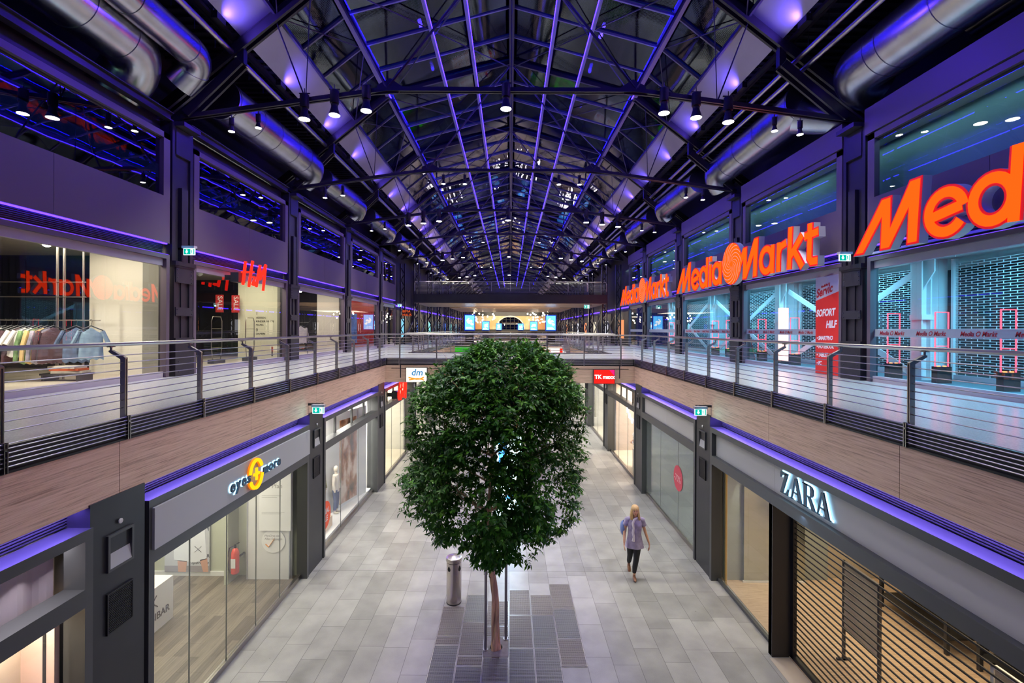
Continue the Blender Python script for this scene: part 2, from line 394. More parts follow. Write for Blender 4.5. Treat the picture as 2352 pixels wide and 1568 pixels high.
# ---------------------------------------------------------------- upper columns
M_col = mat('riveted_column_steel', (.040, .036, .044), .40, .4, var=.12, vscale=2)
def upper_column(s, yc, label, top=10.62):
    D = DU[s]; t = thing('steel_column', label, 'column', (s*D, yc, ZF)); X = lambda d: s*(d-D)
    H = top-ZF; h1 = 7.36-ZF
    b = MB()
    b.box(X(D-.10), X(D+.30), -.33, .33, 0, .9)                      # foot casing
    b.box(X(D-.06), X(D+.30), -.33, -.20, .9, h1).box(X(D-.06), X(D+.30), .20, .33, .9, h1)
    b.box(X(D-.02), X(D+.25), -.20, .20, .9, h1).box(X(D-.045), X(D), -.07, .07, .9, h1)
    b.build('shaft', M_col, t)
    p = MB().box(X(D-.085), X(D-.06), -.29, .29, h1-.50, h1-.14)
    p.box(X(D-.085), X(D-.06), -.30, .30, 1.42, 1.62)
    p.build('gusset_plate', M_steel, t)
    c = MB().box(X(D-.12), X(D+.3), -.36, .36, h1-.10, h1); c.box(X(D-.10), X(D+.3), -.34, .34, h1-.14, h1-.10); c.build('capital', M_col, t)
    r = MB()
    for (yy, zz) in [(y_, h1-.20-k*.09) for y_ in (-.24, .24) for k in range(4)]+[(-.26, 1.47), (-.26, 1.57), (.26, 1.47), (.26, 1.57)]+[(y_, .1+.24*k) for y_ in (-.22, .22) for k in range(4)]:
        d = D-.085 if zz > .92 else D-.10
        r.ell((X(d), yy, zz), (.016, .018, .018), 8, 4)
    r.build('rivets', M_steel, t, True)
    u = MB().box(X(D-.03), X(D+.02), -.36, -.26, h1, H-.02).box(X(D-.03), X(D+.02), .26, .36, h1, H-.02).box(X(D+.02), X(D+.3), -.34, .34, h1, H)
    u.box(X(D-.07), X(D+.02), -.09, .13, h1, H-1.5).box(X(D-.05), X(D+.02), -.26, .26, H-.75, H-.12)
    u.build('upper_shaft', M_col, t)
    MB().box(X(D-.26), X(D+.3), -.30, .30, H-.10, H).build('truss_seat', M_steel, t)
    return t
for s in (-1, 1):
    for k in range(1, 5):
        yc = YC[k] - (.30 if s > 0 else .15)
        upper_column(s, yc, 'riveted dark steel column on the %s gallery, %s from the camera' % (sname(s), ORD[k-1]))
# ---------------------------------------------------------------- upper facade
def wall_upper(s):
    D = DU[s]; w = MB()
    w.box(s*(D+.02), s*(D+.28), -3, 33.2, 7.76, 8.78)
    return w
win_n = [0]
M_uwin_back = mat('dark_room_behind', (.012, .014, .02), .7)
for s in (-1, 1):
    D = DU[s]; ys = [YC[k]-(.30 if s > 0 else .15) for k in range(0, 6)]
    wb = MB()
    segs = [(-3 if k == 0 else ys[k-1]+.42, ys[k]-.42) for k in range(1, 6)]
    segs[0] = (ys[0]+.42, ys[1]-.42)
    segs = [(-3+0*1, ys[1]-.42)]+[(ys[k]+.42, ys[k+1]-.42) for k in range(1, 4)]+[(ys[4]+.42, 32.8)]
    mp = MB(); mtop = MB()
    for (a, b_) in segs:
        q = max(1, round((b_-a)/2.6))
        for i in range(q):
            mp.box(s*(D-.02), s*(D+.06), a+(b_-a)*i/q+.004, a+(b_-a)*(i+1)/q-.004, 7.74, 8.80)
        # window surround
        mp.box(s*(D-.02), s*(D+.10), a, a+.20, 8.80, 10.25).box(s*(D-.02), s*(D+.10), b_-.20, b_, 8.80, 10.25).box(s*(D-.02), s*(D+.10), a, b_, 10.12, 10.25)
        if s > 0: mtop.box(s*(D-.06), s*(D+.10), a-.05, b_+.05, 10.27, 10.86)
        else: mtop.box(s*(D+.25), s*(D+.30), a-.05, b_+.05, 10.27, 10.60)
        # frame below the cove
        mp.box(s*(D-.02), s*(D+.2), a, b_, 7.38, 7.48).box(s*(D-.02), s*(D+.12), a, a+.10, ZF, 7.38).box(s*(D-.02), s*(D+.12), b_-.10, b_, ZF, 7.38)
    struct('wall_'+sname(s), mp, M_panel)
    if s > 0: trim(mtop, M_panel)
    else:
        trim(mtop, M_black)
        bm_ = MB()
        for (a, b_) in segs: bm_.ibeam((s*(D+.05), a-.1, 10.70), (s*(D+.05), b_+.1, 10.70), .16, .20)
        trim(bm_, M_steel)
    # cove
    cv = MB()
    for (a, b_) in segs:
        cv.box(s*(D+.16), s*(D+.2), a, b_, 7.48, 7.76)
        for k in range(7): cv.box(s*(D+.12), s*(D+.16), a, b_, 7.51+k*.033, 7.524+k*.033)
    trim(cv, M_frame)
    for i, (a, b_) in enumerate(segs):
        L_ = MB().box(s*(D+.0), s*(D+.05), a+.05, b_-.05, 7.715, 7.738)
        o = L_.build('light_strip', M_led2, None)
        MB().box(s*(D-.026), s*(D-.021), a+.05, b_-.05, 7.470, 7.482).build('lip_glow', emat('violet_lip_glow', (.16, .06, 1), 1.3), o)  # glowing strip imitates the violet-lit front edge of the cove shelf
        tag(o, 'violet light strip over the %s gallery shopfronts, %s bay from the camera' % (sname(s), ORD[i]), 'light strip')
    # windows
    for i, (a, b_) in enumerate(segs):
        win_n[0] += 1
        a2, b2 = a+.2, b_-.2
        fr = MB().box(s*(D+.06), s*(D+.10), a2, b2, 8.80, 8.83).box(s*(D+.06), s*(D+.10), a2, b2, 10.08, 10.12)
        w = struct('window_%d' % win_n[0], fr, M_dark)
        q = 2 if i else 4
        for j in range(q):
            MB().box(s*(D+.075), s*(D+.087), a2+(b2-a2)*j/q+.004, a2+(b2-a2)*(j+1)/q-.004, 8.83, 10.08).build('pane', M_glass_dark if s < 0 else glass('teal_upper_glass', (.85, .92, .92), 1.2, .02), w)
# rooms behind the upper windows
M_teal = mat('teal_film', (.16, .30, .34), .5)
for k in range(0, 6): light('AREA', (8.55, 4+5.85*k, 10.2), 11, (.55, .9, 1), .4, 5.0)
struct('wall_left', MB().box(-12.2, -12.0, -3, 33, 8.6, 10.9).box(-12.2, -8.3, -3, 33, 8.5, 8.6).box(-12.2, -8.3, 33, 33.2, 4.66, 10.9), M_uwin_back)
struct('wall_left', MB().box(-9.3, -9.2, -3, 5.9, 8.6, 10.9), mat('pale_green_wall', (.35, .6, .42), .6)); light('AREA', (-8.7, 4.2, 10.2), 110, (.7, 1, .75), .6, 2)
struct('wall_right', MB().box(8.9, 9.0, -3, 32.8, 8.6, 10.3), M_teal)
struct('ceiling', MB().box(8.2, 9.0, -3, 32.8, 10.25, 10.3), M_white)
# solid dark back walls and deck behind the ducts
M_deck = mat('black_corrugated_deck', (.010, .010, .012), .6)
for s in (-1, 1):
    d = MB().box(s*9.6, s*9.7, -3, 118, 10.3, 13.6)
    d.box(s*6.3, s*6.45, -3, 118, 13.0, 13.4); d.box(s*6.3, s*9.7, -3, 118, 13.3, 13.4)
    y = -3.0
    while y < 40: d.box(s*6.35, s*9.6, y, y+.10, 13.22, 13.3); y += .30
    struct('ceiling', d, M_deck)
# ================================================================ RAILINGS
def railing(label, origin, rz, length, posts, ext0=.0, ext1=.0, low=True, nbars=8, bi=0.0):
    t = thing('railing', label, 'railing', origin, rz, None)
    MB().tube((-.19, -ext0, .93), (-.19, length+ext1, .93), .027, 10).build('top_rail', M_rail, t, True)
    zs = [.80-.092*k for k in range(nbars)]
    for z in zs: MB().tube((-.03, bi, z), (-.03, length-bi, z), .0065, 5).build('rail_bar', M_rail, t, True)
    if low:
        for k in range(6): MB().tube((.03, bi, .045-.043*k), (.03, length-bi, .045-.043*k), .0065, 5).build('rail_bar', M_rail, t, True)
    for y in posts:
        p = MB()
        z0 = -.23 if low else 0
        p.box(-.062, .0, y-.012, y+.004-.012+.008, z0+.22, .75); p.box(-.062, .0, y+.016, y+.028, z0+.22, .75); p.box(-.050, -.010, y-.004, y+.016, z0+.24, .74)
        if low: p.box(.012, .045, y-.014, y-.004, -.23, .06).box(.012, .045, y+.016, y+.026, -.23, .06).box(-.06, .045, y-.012, y+.028, -.02, .0)
        p.prism([(-.062, .75), (0, .75), (0, .768), (-.175, .862), (-.205, .855), (-.205, .835)], lambda u, v, tt: (u, tt, v), y-.012, y+.028)
        p.tube((-.19, y+.008, .85), (-.19, y+.008, .91), .012, 6)
        p.box(-.215, -.165, y-.03, y+.046, .895, .905)
        p.build('post', M_rail, t)
    return t
railing('long steel railing along the left gallery edge with angled posts', (-HV, 0, ZF), 0, 18.1, [2.99+1.437*k for k in range(11)], 0, .19)
railing('long steel railing along the right gallery edge, in front of the roller shutter shop', (HV, 18.1, ZF), pi, 18.1, [18.1-(4.22+1.44*k) for k in range(10)], .19, 0)
railing('steel railing across the near footbridge right behind the tree crown', (-HV, 18.1, ZF), -pi/2, 2*HV, [HV-4.2+1.4*k for k in range(7)], .16, .16, bi=.06)
railing('steel railing on the rear side of the near footbridge', (HV, 22.6, ZF), pi/2, 2*HV, [HV-4.2+1.4*k for k in range(7)], .16, .16, bi=.06)
railing('distant steel railing on the left gallery beyond the near footbridge', (-HV, 22.6, ZF), 0, 18.4, [.7+1.44*k for k in range(12)], .19, .19)
railing('distant steel railing on the right gallery beyond the near footbridge', (HV, 41, ZF), pi, 18.4, [.7+1.44*k for k in range(12)], .19, .19)
railing('distant railing across the second footbridge above the green sign', (-HV, 41, ZF), -pi/2, 2*HV, [HV-4.2+1.4*k for k in range(7)], .16, .16, bi=.06)

# ================================================================ FLOOR GRATES
M_gr = mat('grate_steel', (.23, .23, .22), .5, .3)
M_grb = mat('grate_steel_brown', (.25, .225, .20), .5, .3)
M_pit = mat('grate_pit', (.008, .008, .008), .8)
def grate(x0, y0, y1, label, m=None, w=.455):
    t = thing('floor_grate', label, 'floor grate', (x0, y0, 0), 0, 'slotted steel floor grates around the tree'); L = y1-y0
    MB().box(.006, w-.006, .006, L-.006, .0005, .003).build('pit_shade_sheet', M_pit, t)  # near-black sheet paints the shade of a pit under the bars
    MB().box(.004, .014, .004, L-.004, .0, .014).box(w-.014, w-.004, .004, L-.004, .0, .014).box(.014, w-.014, .004, .014, 0, .014).box(.014, w-.014, L-.014, L-.004, 0, .014).build('rim', M_rail, t)
    b = MB(); n = max(1, int((L-.03)/.028))
    for k in range(n):
        yy = .015+(L-.03)*(k+.5)/n; b.box(.014, w-.014, yy-.0085, yy+.0085, .003, .012)
    for k in range(1, 12): b.box(w*k/12-.002, w*k/12+.002, .014, L-.014, .003, .0105)
    b.build('slotted_grid', m or M_gr, t)
STR = {'far left': (-1.365, [9.96, 8.99, 8.74, 7.75, 6.8]), 'second from the left': (-.91, [10.4, 9.42, 8.45, 8.2, 7.2, 6.3]), 'trunk': (-.455, [10.17, 9.3, 8.97]),
       'just right of the trunk': (0, [10.6, 9.66, 8.66, 7.7, 6.8]), 'second from the right': (.455, [10.4, 9.66, 8.66, 7.7, 6.8]), 'far right': (.91, [10.85, 9.89, 8.93, 8.2])}
for nm, (x0, ys) in STR.items():
    for i in range(len(ys)-1):
        grate(x0, ys[i+1], ys[i], 'dark steel floor grate, %s strip, %s from the rear end' % (nm, ORD[i]), M_grb if random.random() < .45 else M_gr)
grate(-.455, 7.45, 8.42, 'dark steel floor grate directly in front of the tree trunk', M_gr); grate(-.455, 6.5, 7.45, 'dark steel floor grate at the photo bottom, in the trunk strip', M_gr)
tp = thing('tree_pit_cover', 'pale square concrete cover with round hole around the tree trunk', 'tree pit cover', (-.2275, 8.695, 0))
pc = MB(); n = 24
outer = []; inner = []
for i in range(n):
    a = 2*pi*i/n; c, s_ = cos(a), sin(a); k = 1/max(abs(c), abs(s_)); outer.append((c*k*.218, s_*k*.265)); inner.append((c*.115, s_*.115))
vs = [(x, y, .016) for x, y in outer]+[(x, y, .016) for x, y in inner]+[(x, y, .0) for x, y in outer]+[(x, y, -.0) for x, y in inner]
fs = [(i, (i+1) % n, n+(i+1) % n, n+i) for i in range(n)]+[(i, (i+1) % n, 2*n+(i+1) % n, 2*n+i) for i in range(n)]+[(n+i, n+(i+1) % n, 3*n+(i+1) % n, 3*n+i) for i in range(n)]
pc.add(vs, fs).build('slab', mat('concrete_cover', (.26, .25, .23), .7, var=.2, vscale=12), tp)
MB().lathe([(.113, .001), (.0, .004)], (0, 0, 0), 20).build('soil', M_pit, tp)
# far tree's grates seen beyond the crown
for i, (x0, y0, w) in enumerate([(.0, 13.0, .455), (.455, 13.3, .455), (-.91, 13.2, .455), (-.455, 13.0, .455)]):
    grate(x0, y0, y0+.95, 'dark floor grate far behind the tree, %s of four from the left' % ['third', 'fourth', 'first', 'second'][i])
# ================================================================ BIN
M_bin = mat('brushed_steel_bin', (.55, .50, .47), .27, 1.0, bump=.04, bscale=30, stretch=(1, 1, .1))
b = thing('litter_bin', 'round brushed steel litter bin with drop shaped openings left of the tree', 'litter bin', (-1.17, 10.15, 0))
MB().lathe([(.155, 0), (.158, .03), (.158, .86), (.150, .865)], (0, 0, 0), 40).build('body', M_bin, b, True)
MB().lathe([(.165, .875), (.172, .90), (.165, .955), (.13, .972), (.0, .985)], (0, 0, 0), 40).build('lid', M_bin, b, True)
MB().lathe([(.135, .84), (.135, .88)], (0, 0, 0), 30).build('neck', M_black, b, True)
for a in (-pi/2-.62, -pi/2+.95):
    drop = []
    for i in range(20):
        q = 2*pi*i/20; rr = .036; x = rr*cos(q); z = rr*sin(q)
        if z > 0: z = z*(1+1.1*max(0, 1-abs(x)/rr)**.8)
        drop.append((x, z))
    mb = MB(); mb.prism(drop, lambda u, v, tt: ((.158+tt)*cos(a+u/.158), (.158+tt)*sin(a+u/.158), .74+v), -.004, .0035)
    mb.build('opening', M_pit, b)
# small shiny kick plate seam
MB().lathe([(.160, .0), (.160, .02)], (0, 0, 0), 40).build('base_ring', M_black, b, True)
# ================================================================ ROOF
CZ = CAMZ
M_truss = mat('black_truss_steel', (.030, .027, .034), .38, .4)
M_purlin = mat('grey_purlin', (.16, .15, .19), .4, .3)
KNEE = (4.48, CZ+8.64); RIDGE = (0, CZ+9.85)
def gz(x): return RIDGE[1]-(RIDGE[1]-KNEE[1])*abs(x)/KNEE[0]
def truss(y, label, near=False):
    t = thing('roof_truss', label, 'roof truss', (0, y, 0))
    for s in (-1, 1):
        e = .25 if s > 0 else 0.0
        x0 = s*(8.6+e)
        r = MB()
        for dy in (-.09, .09): r.bar((x0, dy, CZ+5.15), (s*KNEE[0], dy, KNEE[1]-.10), .07, .24)
        r.bar((x0, 0, CZ+5.28), (s*KNEE[0], 0, KNEE[1]+.03), .26, .025)
        r.build('rafter', M_truss, t)
        h = MB()
        for dy in (-.1, .1): h.bar((s*(7.85+e), dy, CZ+5.16), (s*6.55, dy, CZ+6.44), .06, .20)
        h.bar((s*6.55, 0, CZ+6.40), (s*6.55, 0, CZ+7.3), .16, .16)
        h.build('haunch_strut', M_truss, t)
        g = MB()
        for dy in (-.05, .05): g.bar((s*(8.0+e), dy, CZ+5.10), (s*3.02, dy, CZ+5.80), .05, .10)
        g.build('tie_beam', M_truss, t)
        MB().prism([(s*3.3, CZ+5.68), (s*2.75, CZ+5.72), (s*2.62, CZ+5.86), (s*2.95, CZ+6.08), (s*3.25, CZ+5.92)], lambda u, v, tt: (u, tt, v), -.02, .02).build('gusset_plate', M_truss, t)
        d = MB(); d.tube((s*3.02, 0, CZ+5.85), (0, 0, RIDGE[1]-.15), .032, 6); d.build('tension_rod', M_truss, t, True)
        d = MB(); d.tube((s*3.02, 0, CZ+5.85), (s*KNEE[0], 0, KNEE[1]-.1), .045, 6); d.build('strut', M_truss, t, True)
        d = MB(); d.tube((s*5.0, 0, CZ+5.55), (s*5.75, 0, CZ+7.50), .018, 6).tube((s*5.0, 0, CZ+5.55), (s*4.9, 0, CZ+8.2), .012, 5); d.build('hanger_rod', M_truss, t, True)
        u = MB(); u.bar((s*KNEE[0], 0, KNEE[1]-.05), (0, 0, RIDGE[1]-.08), .08, .14); u.build('upper_rafter', M_truss, t)
    MB().bar((-3.02, -.05, CZ+5.80), (3.02, -.05, CZ+5.80), .05, .10).bar((-3.02, .05, CZ+5.80), (3.02, .05, CZ+5.80), .05, .10).build('bottom_chord', M_truss, t)
    MB().tube((0, 0, CZ+5.80), (0, 0, RIDGE[1]-.1), .012, 5).build('hanger_rod', M_truss, t, True)
    return t
T_Y = [5.75, 11.6, 17.45, 23.3, 29.15, 35.0, 40.85, 46.7, 52.55, 58.4, 64.25, 70.1, 75.95, 81.8, 87.65, 93.5, 99.35]
tr0 = truss(T_Y[0], 'black steel roof truss nearest the camera, only its top seen')
for i, y in enumerate(T_Y[1:]):
    dup(tr0, (0, y, 0), label='black steel roof truss across the hall, %s from the camera' % ORD[i])
# long beams: knees (violet), purlins, ridge
def beam(nm, label, pts, w, h, m, led=None, group=None):
    t = thing(nm, label, 'roof beam', (0, 0, 0))
    MB().ibeam(pts[0], pts[1], w, h, .015).build('beam', m, t)
    if led:
        MB().box(*led).build('light_strip', emat('violet_purlin_led', (.012, .005, 1.0), 38.0), t)
    return t
for s in (-1, 1):
    kx, kz = s*KNEE[0], KNEE[1]
    beam('knee_beam', 'wide violet lit steel beam at the %s edge of the glass gable' % sname(s), [(kx, 2, kz-.1), (kx, 103, kz-.1)], .16, .26, M_purlin, (kx-s*.075, kx-s*.105, 2, 103, kz-.235, kz-.215))
    for j, px in enumerate((2.42, 1.32)):
        z = gz(px)-.22
        beam('purlin', 'violet lit roof purlin, %s one %s of the ridge' % (('outer', 'inner')[j], sname(s)), [(s*px, 2, z), (s*px, 103, z)], .09, .16, M_purlin, (s*px-s*.055, s*px-s*.075, 2, 103, z-.085, z-.065))
    b_ = MB().bar((s*5.72, 2, CZ+7.60), (s*5.72, 103, CZ+7.60), .06, .10)
    trim(b_, M_steel)
beam('ridge_beam', 'black ridge beam running along the centre of the glass roof', [(0, 2, RIDGE[1]-.12), (0, 103, RIDGE[1]-.12)], .16, .24, M_truss)
# glass panes
def roof_glass_mat():
    m = bpy.data.materials.new('dark_roof_glass'); m.use_nodes = True; nt = m.node_tree; nt.nodes.clear(); N = nt.nodes.new; L = nt.links.new
    d = N('ShaderNodeBsdfTransparent'); d.inputs[0].default_value = (.62, .78, 1, 1)
    g = N('ShaderNodeBsdfGlossy'); g.inputs['Roughness'].default_value = .015; g.inputs[0].default_value = (.55, .65, 1, 1)
    fr = N('ShaderNodeFresnel'); fr.inputs[0].default_value = 1.6
    ml = N('ShaderNodeMath'); ml.operation = 'MULTIPLY_ADD'; ml.inputs[1].default_value = 1.3; ml.inputs[2].default_value = .05; ml.use_clamp = True
    L(fr.outputs[0], ml.inputs[0])
    tc = N('ShaderNodeTexCoord'); n2 = N('ShaderNodeTexNoise'); n2.inputs['Scale'].default_value = .7; n2.inputs['Detail'].default_value = 1; L(tc.outputs['Object'], n2.inputs['Vector'])
    wv = N('ShaderNodeTexWave'); wv.wave_type = 'BANDS'; wv.bands_direction = 'Y'; wv.inputs['Scale'].default_value = 7.0; L(tc.outputs['Object'], wv.inputs['Vector'])
    bp = N('ShaderNodeBump'); bp.inputs['Strength'].default_value = .04; bp.inputs['Distance'].default_value = .1; L(n2.outputs[0], bp.inputs['Height'])
    bp2 = N('ShaderNodeBump'); bp2.inputs['Strength'].default_value = .02; bp2.inputs['Distance'].default_value = .01; L(wv.outputs[0], bp2.inputs['Height']); L(bp.outputs[0], bp2.inputs['Normal'])
    L(bp2.outputs[0], g.inputs['Normal'])
    mx = N('ShaderNodeMixShader'); L(ml.outputs[0], mx.inputs[0]); L(d.outputs[0], mx.inputs[1]); L(g.outputs[0], mx.inputs[2])
    o = N('ShaderNodeOutputMaterial'); L(mx.outputs[0], o.inputs[0]); return m
M_rglass = roof_glass_mat()
random.seed(3)
segsx = [((5.72, CZ+7.66), KNEE), (KNEE, (2.42, gz(2.42))), ((2.42, gz(2.42)), (1.32, gz(1.32))), ((1.32, gz(1.32)), (0, RIDGE[1]))]
for k in range(0, 17):
    y0 = T_Y[0]-2.925 if k == 0 else T_Y[k-1]; 
    y0 = 5.75+5.85*(k-1)+0.0 if k > 0 else 2.0
    y1 = 5.75+5.85*k
    q = (4 if k < 9 else 2) if k > 0 else 3
    win_n[0] += 1
    fr = MB()
    for j in range(q+1):
        yy = y0+(y1-y0)*j/q
        for s in (-1, 1):
            for (a, b_) in segsx:
                fr.bar((s*a[0], yy, a[1]-.03), (s*b_[0], yy, b_[1]-.03), .05, .07)
    w = struct('window_%d' % win_n[0], fr, M_purlin)
    for j in range(q):
        for s in (-1, 1):
            for (a, b_) in segsx:
                ya, yb = y0+(y1-y0)*j/q+.02, y0+(y1-y0)*(j+1)/q-.02
                tl = [random.uniform(-.022, .022) for _ in range(3)]
                c = [(s*a[0], ya, a[1]+tl[0]), (s*b_[0], ya, b_[1]+tl[1]), (s*b_[0], yb, b_[1]+tl[2]), (s*a[0], yb, a[1]+tl[0]+tl[2]-tl[1])]
                MB().add(c+[(p[0], p[1], p[2]+.012) for p in c], [(0, 1, 2, 3), (7, 6, 5, 4), (0, 4, 5, 1), (1, 5, 6, 2), (2, 6, 7, 3), (3, 7, 4, 0)]).build('roof_pane', M_rglass, w)
# diagonal bracing in the gable plane
for k in range(0, 8):
    y0 = 5.75+5.85*k; b_ = MB(); wroof = bpy.data.objects['window_%d' % (win_n[0]-15+k)]
    for s in (-1, 1):
        b_.tube((s*KNEE[0], y0, KNEE[1]-.2), (s*.1, y0+5.85, RIDGE[1]-.25), .02, 5)
        b_.tube((s*.1, y0, RIDGE[1]-.25), (s*KNEE[0], y0+5.85, KNEE[1]-.2), .02, 5)
        b_.tube((s*5.7, y0, CZ+7.55), (s*KNEE[0], y0+2.9, KNEE[1]-.15), .016, 5).tube((s*KNEE[0], y0+2.9, KNEE[1]-.15), (s*5.7, y0+5.85, CZ+7.55), .016, 5)
    b_.build('bracing_rod', M_truss, wroof, True)
# silver reflector strips and blue floods
M_strip = mat('satin_reflector_sheet', (.33, .30, .46), .40, .7, var=.06, vscale=1)
M_blue = emat('blue_flood_lens', (.12, .08, 1.0), 60)
def flood(s, y, label):
    t = thing('floodlight', label, 'floodlight', (s*6.60, y, CZ+6.98))
    MB().box(-.07, .07, -.16, .16, -.10, .06).build('housing', M_black, t)
    MB().box(-s*.02-.045, -s*.02+.045, -.13, .13, .060, .068).build('lens', M_blue, t)
    MB().bar((0, -.17, -.04), (s*.14, -.17, .16), .012, .03).bar((0, .17, -.04), (s*.14, .17, .16), .012, .03).build('bracket', M_truss, t)
    light('SPOT', (s*6.44, y, CZ+6.90), 230, (.16, .09, 1.0), .05, spot=150, blend=.9, target=(s*5.7, y+.3, CZ+7.5))
for s in (-1, 1):
    for k in range(0, 17):
        y0 = 2.0 if k == 0 else 5.75+5.85*(k-1)
        y1 = 5.75+5.85*k
        st = MB()
        P = [(6.50, CZ+7.06), (5.86, CZ+7.52)]
        c0 = [(s*6.52, CZ+7.02), (s*5.78, CZ+7.62), (s*5.78, CZ+7.66), (s*6.52, CZ+7.06)]
        st.prism(c0, lambda u, v, tt: (u, tt, v), y0+.02, y1-.02)
        trim(st, M_strip)
    for k in range(0, 15):
        if k < 14: light('SPOT', (s*2.0, 4.6+2.92*k, 11.75), 210, (.07, .03, 1.0), .08, spot=125, blend=.9, target=(s*2.2, 4.6+2.92*k, 15.5))  # added blue uplights without fixtures, to tint the gable frames
        if k < 10: light('SPOT', (s*5.7, 4.3+2.92*k, 11.6), 170, (.10, .035, 1.0), .12, spot=120, blend=.9, target=(s*8.2, 4.3+2.92*k, 9.9))  # added violet wash lights, no fixture, aimed at the upper walls
        flood(s, 4.9+2.92*k, 'small blue floodlight along the %s reflector strip, %s from the camera' % (sname(s), ORD[k]))
# service pipes and cable rails beside the strips
M_pipe = mat('zinc_pipe', (.55, .54, .52), .28, 1.0)
def pipe(label, x, z, r, y0=2, y1=46):
    o = MB().tube((x, y0, z), (x, y1, z), r, 12).build('service_pipe', M_pipe, None, True); tag(o, label, 'pipe')
pipe('straight zinc pipe running along the left roof edge', -6.75, CZ+6.65, .075)
pipe('upper of the two parallel zinc pipes along the right roof edge', 6.85, CZ+6.50, .06)
pipe('lower of the two parallel zinc pipes along the right roof edge', 7.05, CZ+6.32, .06)
for s in (-1, 1):
    b_ = MB().box(s*6.66, s*6.78, 2, 50, CZ+6.95, CZ+7.02).box(s*6.84, s*6.90, 2, 50, CZ+7.0, CZ+7.06)
    y = 2.5
    while y < 40: b_.box(s*6.6, s*7.3, y, y+.04, CZ+7.02, CZ+7.05).tube((s*7.0, y, CZ+6.6), (s*7.0, y, CZ+7.5), .008, 4); y += .73
    trim(b_, M_truss)
# ================================================================ DUCTS
def duct(label, path, r, seams=(), n=32):
    p0 = Vector(path[0]); t = thing('air_duct', label, 'air duct', tuple(p0))
    pts = [Vector(p)-p0 for p in path]
    MB().path(pts, r, n, True).build('duct_body', M_silver, t, True, ang=50)
    for (i, f) in seams:
        a, b_ = pts[i], pts[i+1]; c = a.lerp(b_, f); d = (b_-a).normalized()
        MB().tube(c-d*.012, c+d*.012, r+.012, n).build('seam_ring', M_silver, t, True, ang=50)
    return t
def elbow(p, axis_in, axis_out, R, n=7):
    """quarter bend points from p, heading axis_in, turning to axis_out"""
    p = Vector(p); a = Vector(axis_in).normalized(); b_ = Vector(axis_out).normalized(); c = p+b_*R
    return [tuple(c-b_*R*cos(q)+a*R*sin(q)) for q in [pi/2*i/n for i in range(n+1)]]
dz = CZ
L1 = [(-8.0, 2.0, dz+5.95)]+elbow((-8.0, 9.75, dz+5.95), (0, 1, 0), (-.6, 0, -.8), .62)
L1 += [tuple(Vector(L1[-1])+Vector((-.6, 0, -.8))*.5)]
duct('large silver air duct at the top left, ending in a downward elbow', L1, .52, [(0, .35), (0, .5), (0, .68), (0, .86), (0, .985)])
L2 = [(-7.15, 2.0, dz+6.15)]+elbow((-7.15, 10.6, dz+6.15), (0, 1, 0), (-.75, .1, -.65), .42)
L2 += [tuple(Vector(L2[-1])+Vector((-.75, .1, -.65))*.35)]
duct('smaller silver air duct right beside the large one at the top left', L2, .33, [(0, .35), (0, .55), (0, .8), (0, .985), (6, .5)])
L3 = [(-7.5, 12.3, dz+5.9), (-7.35, 16.7, dz+5.9)]+elbow((-7.35, 17.2, dz+5.9), (0, 1, 0), (-.8, 0, -.6), .6)
duct('large silver air duct passing behind the second left roof truss', L3, .52, [(0, .02), (0, .28), (0, .5), (0, .75), (0, .95)])
R1 = [(7.95, 2.0, dz+5.95), (7.95, 10.35, dz+5.95)]+elbow((7.95, 10.6, dz+5.95), (0, 1, 0), (.95, .1, -.3), .6)
duct('large silver air duct at the top right corner of the hall', R1, .56, [(0, .4), (0, .6), (0, .78), (0, .93), (0, .97)])
R2 = [(7.62, 12.35, dz+5.93), (7.64, 12.9, dz+5.9), (7.68, 17.2, dz+5.85)]+elbow((7.68, 17.4, dz+5.85), (0, 1, 0), (.7, .2, -.7), .55)
dR2 = duct('large silver air duct with conical collar behind the second right truss', R2, .52, [(0, .1), (1, .3), (1, .6), (1, .85)])
MB().tube((.0, .3, -.2), (.8, -.2, -.65), .5, 28, .28).build('duct_collar', M_silver, dR2, True)
for k in range(6):
    y0 = 18.9+6*k
    for s in (-1, 1):
        P = [(s*7.5, y0, dz+5.9), (s*7.4, y0+3.9, dz+5.9)]+elbow((s*7.4, y0+4.0, dz+5.9), (0, 1, 0), (s*.7, .1, -.7), .55)
        duct('silver air duct under the %s roof slope, %s of the row behind the second truss' % (sname(s), ORD[k]), P, .45, [(0, .3), (0, .7)], 20)
for (y0, y1) in ((12.0, 16.6), (17.9, 22.4)):
    b_ = MB().path([(-8.35, y0, CZ+5.0), (-8.35, y1, CZ+5.0)], .16, 18)
    o = b_.build('air_duct', M_silver, None, True); tag(o, 'thin silver duct above the left gallery window %s' % ('over the second bay' if y0 < 13 else 'over the third bay'), 'air duct')
o = MB().path([(9.0, 4.0, CZ+6.0), (9.0, 9.3, CZ+6.0)], .22, 18).build('air_duct', mat('dark_duct', (.12, .11, .11), .3, .9), None, True); tag(o, 'dark slim duct in the top right corner above the teal window', 'air duct')
